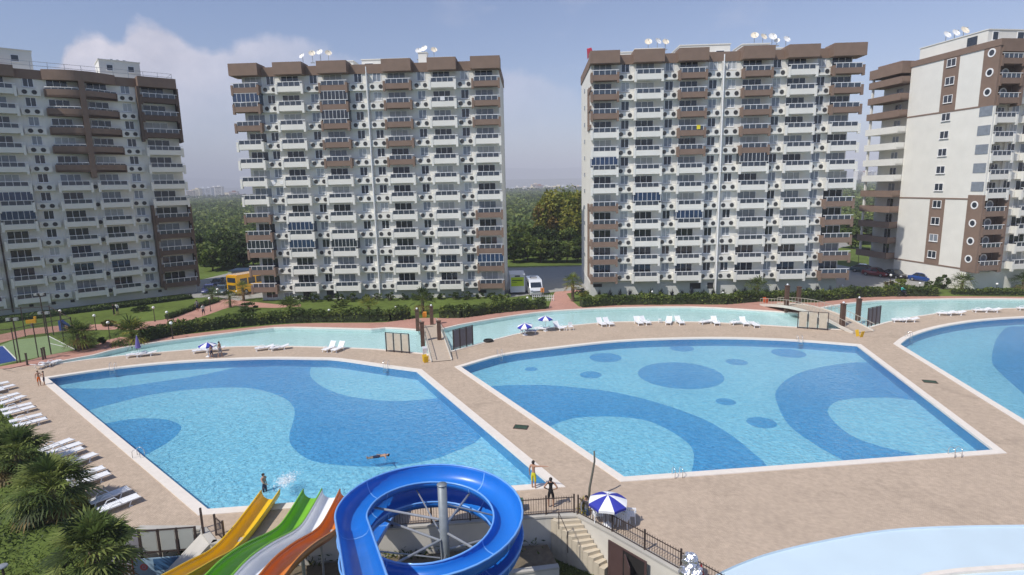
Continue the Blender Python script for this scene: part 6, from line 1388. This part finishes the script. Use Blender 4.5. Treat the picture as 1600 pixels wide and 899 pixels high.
# ---------------------------------------------------------------- people
skinM = M('skin', (.42, .24, .16), .55, var=.04); hairM = M('dark_hair', (.02, .015, .012), .7)
def person(label, loc, rz, pose='stand', larm='down', rarm='down', top=None, bottom=None, shorts=True, sleeves=False, height=1.74, lean=0, group=None, hair=hairM, legspread=.09, stride=0):
    "one continuous skinned body; clothes are regions of it, hair is a child"
    k = height / 1.74; V = []; E = []; Rr = []
    def a(p, r, par=None):
        V.append(Vector(p) * k); Rr.append(r * k); i = len(V) - 1
        if par is not None: E.append((par, i))
        return i
    hipz = .93
    pel = a((0, 0, hipz), (.135)); wa = a((0, .005, 1.10), .115, pel); ch = a((0, .01, 1.30), .135, wa); uc = a((0, .0, 1.42), .115, ch); nk = a((0, -.01, 1.50), .055, uc)
    hd = a((0, -.02, 1.60), .088, nk); tp = a((0, -.01, 1.68), .075, hd); nose = a((0, -.115, 1.60), .014, hd)
    def hand(w, d, par):
        d = Vector(d).normalized(); s = d.cross(Vector((0, 0, 1)) if abs(d.z) < .8 else Vector((1, 0, 0))).normalized(); p = a(Vector(w) / 1 + d * .05, .026, par)
        for j, (u, ln) in enumerate(((-.026, .062), (-.009, .075), (.009, .07), (.026, .055))):
            q = a(Vector(w) + d * (.09) + s * u, .0085, p); a(Vector(w) + d * (.09 + ln) + s * u * 1.15 + s.cross(d) * .012, .0065, q)
        q = a(Vector(w) + d * .045 + s * -.045, .01, p); a(Vector(w) + d * .085 + s * -.06, .008, q)
    for sgn, mode in ((-1, larm), (1, rarm)):
        sh = a((sgn * .18, .0, 1.40), .062, uc)
        if mode == 'down': el = (sgn * .24, .03, 1.12); wr = (sgn * .26, -.03, .88)
        elif mode == 'hip': el = (sgn * .36, .05, 1.16); wr = (sgn * .20, -.05, 1.02)
        elif mode == 'point': el = (sgn * .46, -.06, 1.44); wr = (sgn * .72, -.10, 1.47)
        elif mode == 'forward': el = (sgn * .22, -.20, 1.20); wr = (sgn * .16, -.42, 1.14)
        elif mode == 'back': el = (sgn * .23, .16, 1.16); wr = (sgn * .25, .10, .92)
        e_ = a(el, .045, sh); w_ = a(wr, .030, e_); hand(wr, Vector(wr) - Vector(el), w_)
    for sgn in (-1, 1):
        f = sgn * stride; hp = a((sgn * .085, 0, .88), .105, pel)
        if pose == 'sit': kn = a((sgn * .11, -.42, .90), .062, hp); an = a((sgn * .12, -.48, .50), .042, kn); to = a((sgn * .13, -.60, .46), .03, an)
        else:
            kn = a((sgn * (legspread + .01), -f * .5 - .015, .49), .062, hp); an = a((sgn * legspread, -f + (.08 if f < 0 else 0), .08), .042, kn); to = a((sgn * (legspread + .02), -f - .15, .03), .03, an)
    me = bpy.data.meshes.new('body'); me.from_pydata([tuple(v) for v in V], E, []); o = bpy.data.objects.new('person_src', me); C.objects.link(o)
    mod = o.modifiers.new('skin', 'SKIN'); mod.branch_smoothing = .6
    sd = me.skin_vertices[0].data
    for i, r in enumerate(Rr): sd[i].radius = (r, r * (.72 if i in (pel, wa, ch, uc) else 1)); sd[i].use_root = (i == pel)
    o.modifiers.new('sub', 'SUBSURF').levels = 1
    dg = bpy.context.evaluated_depsgraph_get(); me2 = bpy.data.meshes.new_from_object(o.evaluated_get(dg)); bpy.data.objects.remove(o); me2.name = 'person_body'
    me2.materials.clear(); mats = [skinM, top or skinM, bottom or skinM]; [me2.materials.append(m_) for m_ in mats]
    for p in me2.polygons:
        c = p.center / k; mi = 0
        if top and 1.0 < c.z < 1.47 and abs(c.x) < (.17 if not sleeves else .30) and (c.z < 1.43 or abs(c.x) > .05): mi = 1
        if bottom and c.z < 1.03 and abs(c.x) < .21 and (c.z > (.5 if shorts else .12)) and not (abs(c.x) > .19 and c.z > .8): mi = 2
        p.material_index = mi; p.use_smooth = True
    t = thing('person', label, 'person', loc, rz, group); b_ = inst('body', me2, t)
    b = MB(); pr = []
    for i in range(7): th = math.pi * .5 * i / 6; pr.append((.094 * math.cos(th) * k + .001, (.10 * math.sin(th)) * k))
    b.lathe(pr, 14, (0, .008 * k, 1.615 * k)); b.lathe([(.06 * k, -.09 * k), (.09 * k, -.02 * k), (.09 * k, .02 * k)], 12, (0, .03 * k, 1.62 * k)); b.build('hair', hair, t, True)
    b = MB(); [b.ball((s * .033 * k, -.098 * k, 1.615 * k), .009 * k, 6) for s in (-1, 1)]; b.build('eyes', M('eye_dark', (.02, .02, .02), .3), t)
    if lean: t.rotation_euler = (lean, 0, rz)
    return t
blackC = M('black_cloth', (.012, .012, .015), .85); yellowC = M('yellow_cloth', (.62, .60, .03), .8, var=.2, scale=14); orangeC = M('orange_cloth', (.75, .16, .02), .8); whiteC = M('white_cloth', (.7, .7, .7), .85); tealC = M('teal_cloth', (.05, .45, .40), .8); denim = M('denim', (.05, .12, .28), .85); navyC = M('navy_cloth', (.02, .025, .06), .85); greyC = M('grey_cloth', (.2, .2, .22), .85)
person('person in black tank top and shorts, hands on hips, at the dark railing', G(861, 793), R_(172), larm='hip', rarm='hip', top=blackC, bottom=blackC, legspread=.12)
person('bare-chested person in yellow shorts pointing to the right at the pool corner', G(834, 764), R_(150), larm='point', rarm='down', bottom=yellowC)
person('person in orange shorts at the far left corner of the left pool', G(62, 603), R_(40), bottom=orangeC, rarm='forward', height=1.45)
person('person in dark swimwear right beside the one in orange shorts', G(70, 602), R_(-60), bottom=navyC, larm='forward', height=1.35)
person('child in dark shorts walking on the far edge of the left pool', G(331, 560), R_(80), bottom=navyC, height=1.45, stride=.12)
person('taller person in dark swimwear walking right behind the child at the far edge', G(344.5, 558.5), R_(85), bottom=greyC, stride=.14)
person('person in jeans and a dark top standing on the steps by the wall', G(916, 822, -.62), R_(-20), top=greyC, bottom=denim, shorts=False, sleeves=True, larm='forward')
g = G(412, 750, -.1); person('swimmer standing waist-deep in the left pool near the splash', (g.x, g.y, -1.27), R_(60), bottom=navyC, larm='forward', rarm='back', height=1.62)
g = G(590, 715, -.1); t = person('swimmer floating on the back in the middle of the left pool', (g.x - .75, g.y + .1, -.20), 0, larm='down', rarm='point', bottom=navyC, height=1.5); t.rotation_euler = (R_(-86), 0, R_(-80))
person('person in a white shirt walking on the garden path beside the bush', G(318.5, 494), R_(60), top=whiteC, bottom=navyC, sleeves=True, stride=.12)
person('person in a light top on the garden path, behind the one in white', G(309, 487), R_(200), top=greyC, bottom=navyC, sleeves=True)
person('person in a white top on the lawn before the left-edge tower', G(184, 492), R_(190), top=whiteC, bottom=navyC, sleeves=True, rarm='forward'); person('person in black on the lawn left of the one in white', G(178.5, 493), R_(100), top=blackC, bottom=blackC, sleeves=True, shorts=False)
# cyclist
g = G(1410, 464.2); bk = thing('bicycle', 'dark bicycle under the rider in teal on the far bank', 'bicycle', g, R_(4))
for x in (-.52, .52): b = MB(); b.disc((x, .02, .34), .34, 'y', 22, .04, 0, .30); wl_ = b.build('wheel', tyre, bk); MB().disc((x, .005, .34), .05, 'y', 10, .03).build('hub', hub, wl_)
b = MB()
for p, q in (((-.52, 0, .34), (-.12, 0, .32)), ((-.12, 0, .32), (-.22, 0, .82)), ((-.22, 0, .78), (.36, 0, .80)), ((-.12, 0, .32), (.38, 0, .72)), ((-.52, 0, .34), (-.2, 0, .76)), ((.36, 0, .92), (.52, 0, .34))): b.tube([p, q], .02, 6)
b.build('frame', blackC, bk); MB().tube([(.36, -.27, .97), (.36, 0, .92), (.36, .27, .97)], .018, 6).build('handlebar', blackC, bk); MB().box(-.34, -.1, -.07, .07, .82, .87).build('saddle', blackC, bk)
rd = person('person in a teal shirt riding the bicycle past the far-bank hedge', (g.x - .18, g.y, 0), R_(94), pose='sit', top=tealC, bottom=navyC, sleeves=True, larm='forward', rarm='forward', height=1.66)

cl = [('yellow towel over a brown balcony railing of the tower with the red cloth', t3, rz3, 14.9, 3.8 + 2.612 * 8, (.75, .62, .05)), ('white sheet over a balcony railing near the top of the left apartment tower', t2, rz2, 30.5, 2.93 + 2.682 * 10, (.7, .7, .72))]
for i, (lb, tt, rz_, u, z, col) in enumerate(cl):
    b = MB(); w_ = .5 + .15 * (i % 3); b.box(0, w_, -1.50, -1.475, z - .55, z + .02); b.box(0, w_, -1.475, -1.31, z + .021, z + .035)
    o = b.build('laundry', M('laundry_%d' % i, col, .9, var=.1)); o.location = at_local(tt, rz_, u, 0, 0); o.rotation_euler = (0, 0, rz_); tag(o, lb, 'laundry')
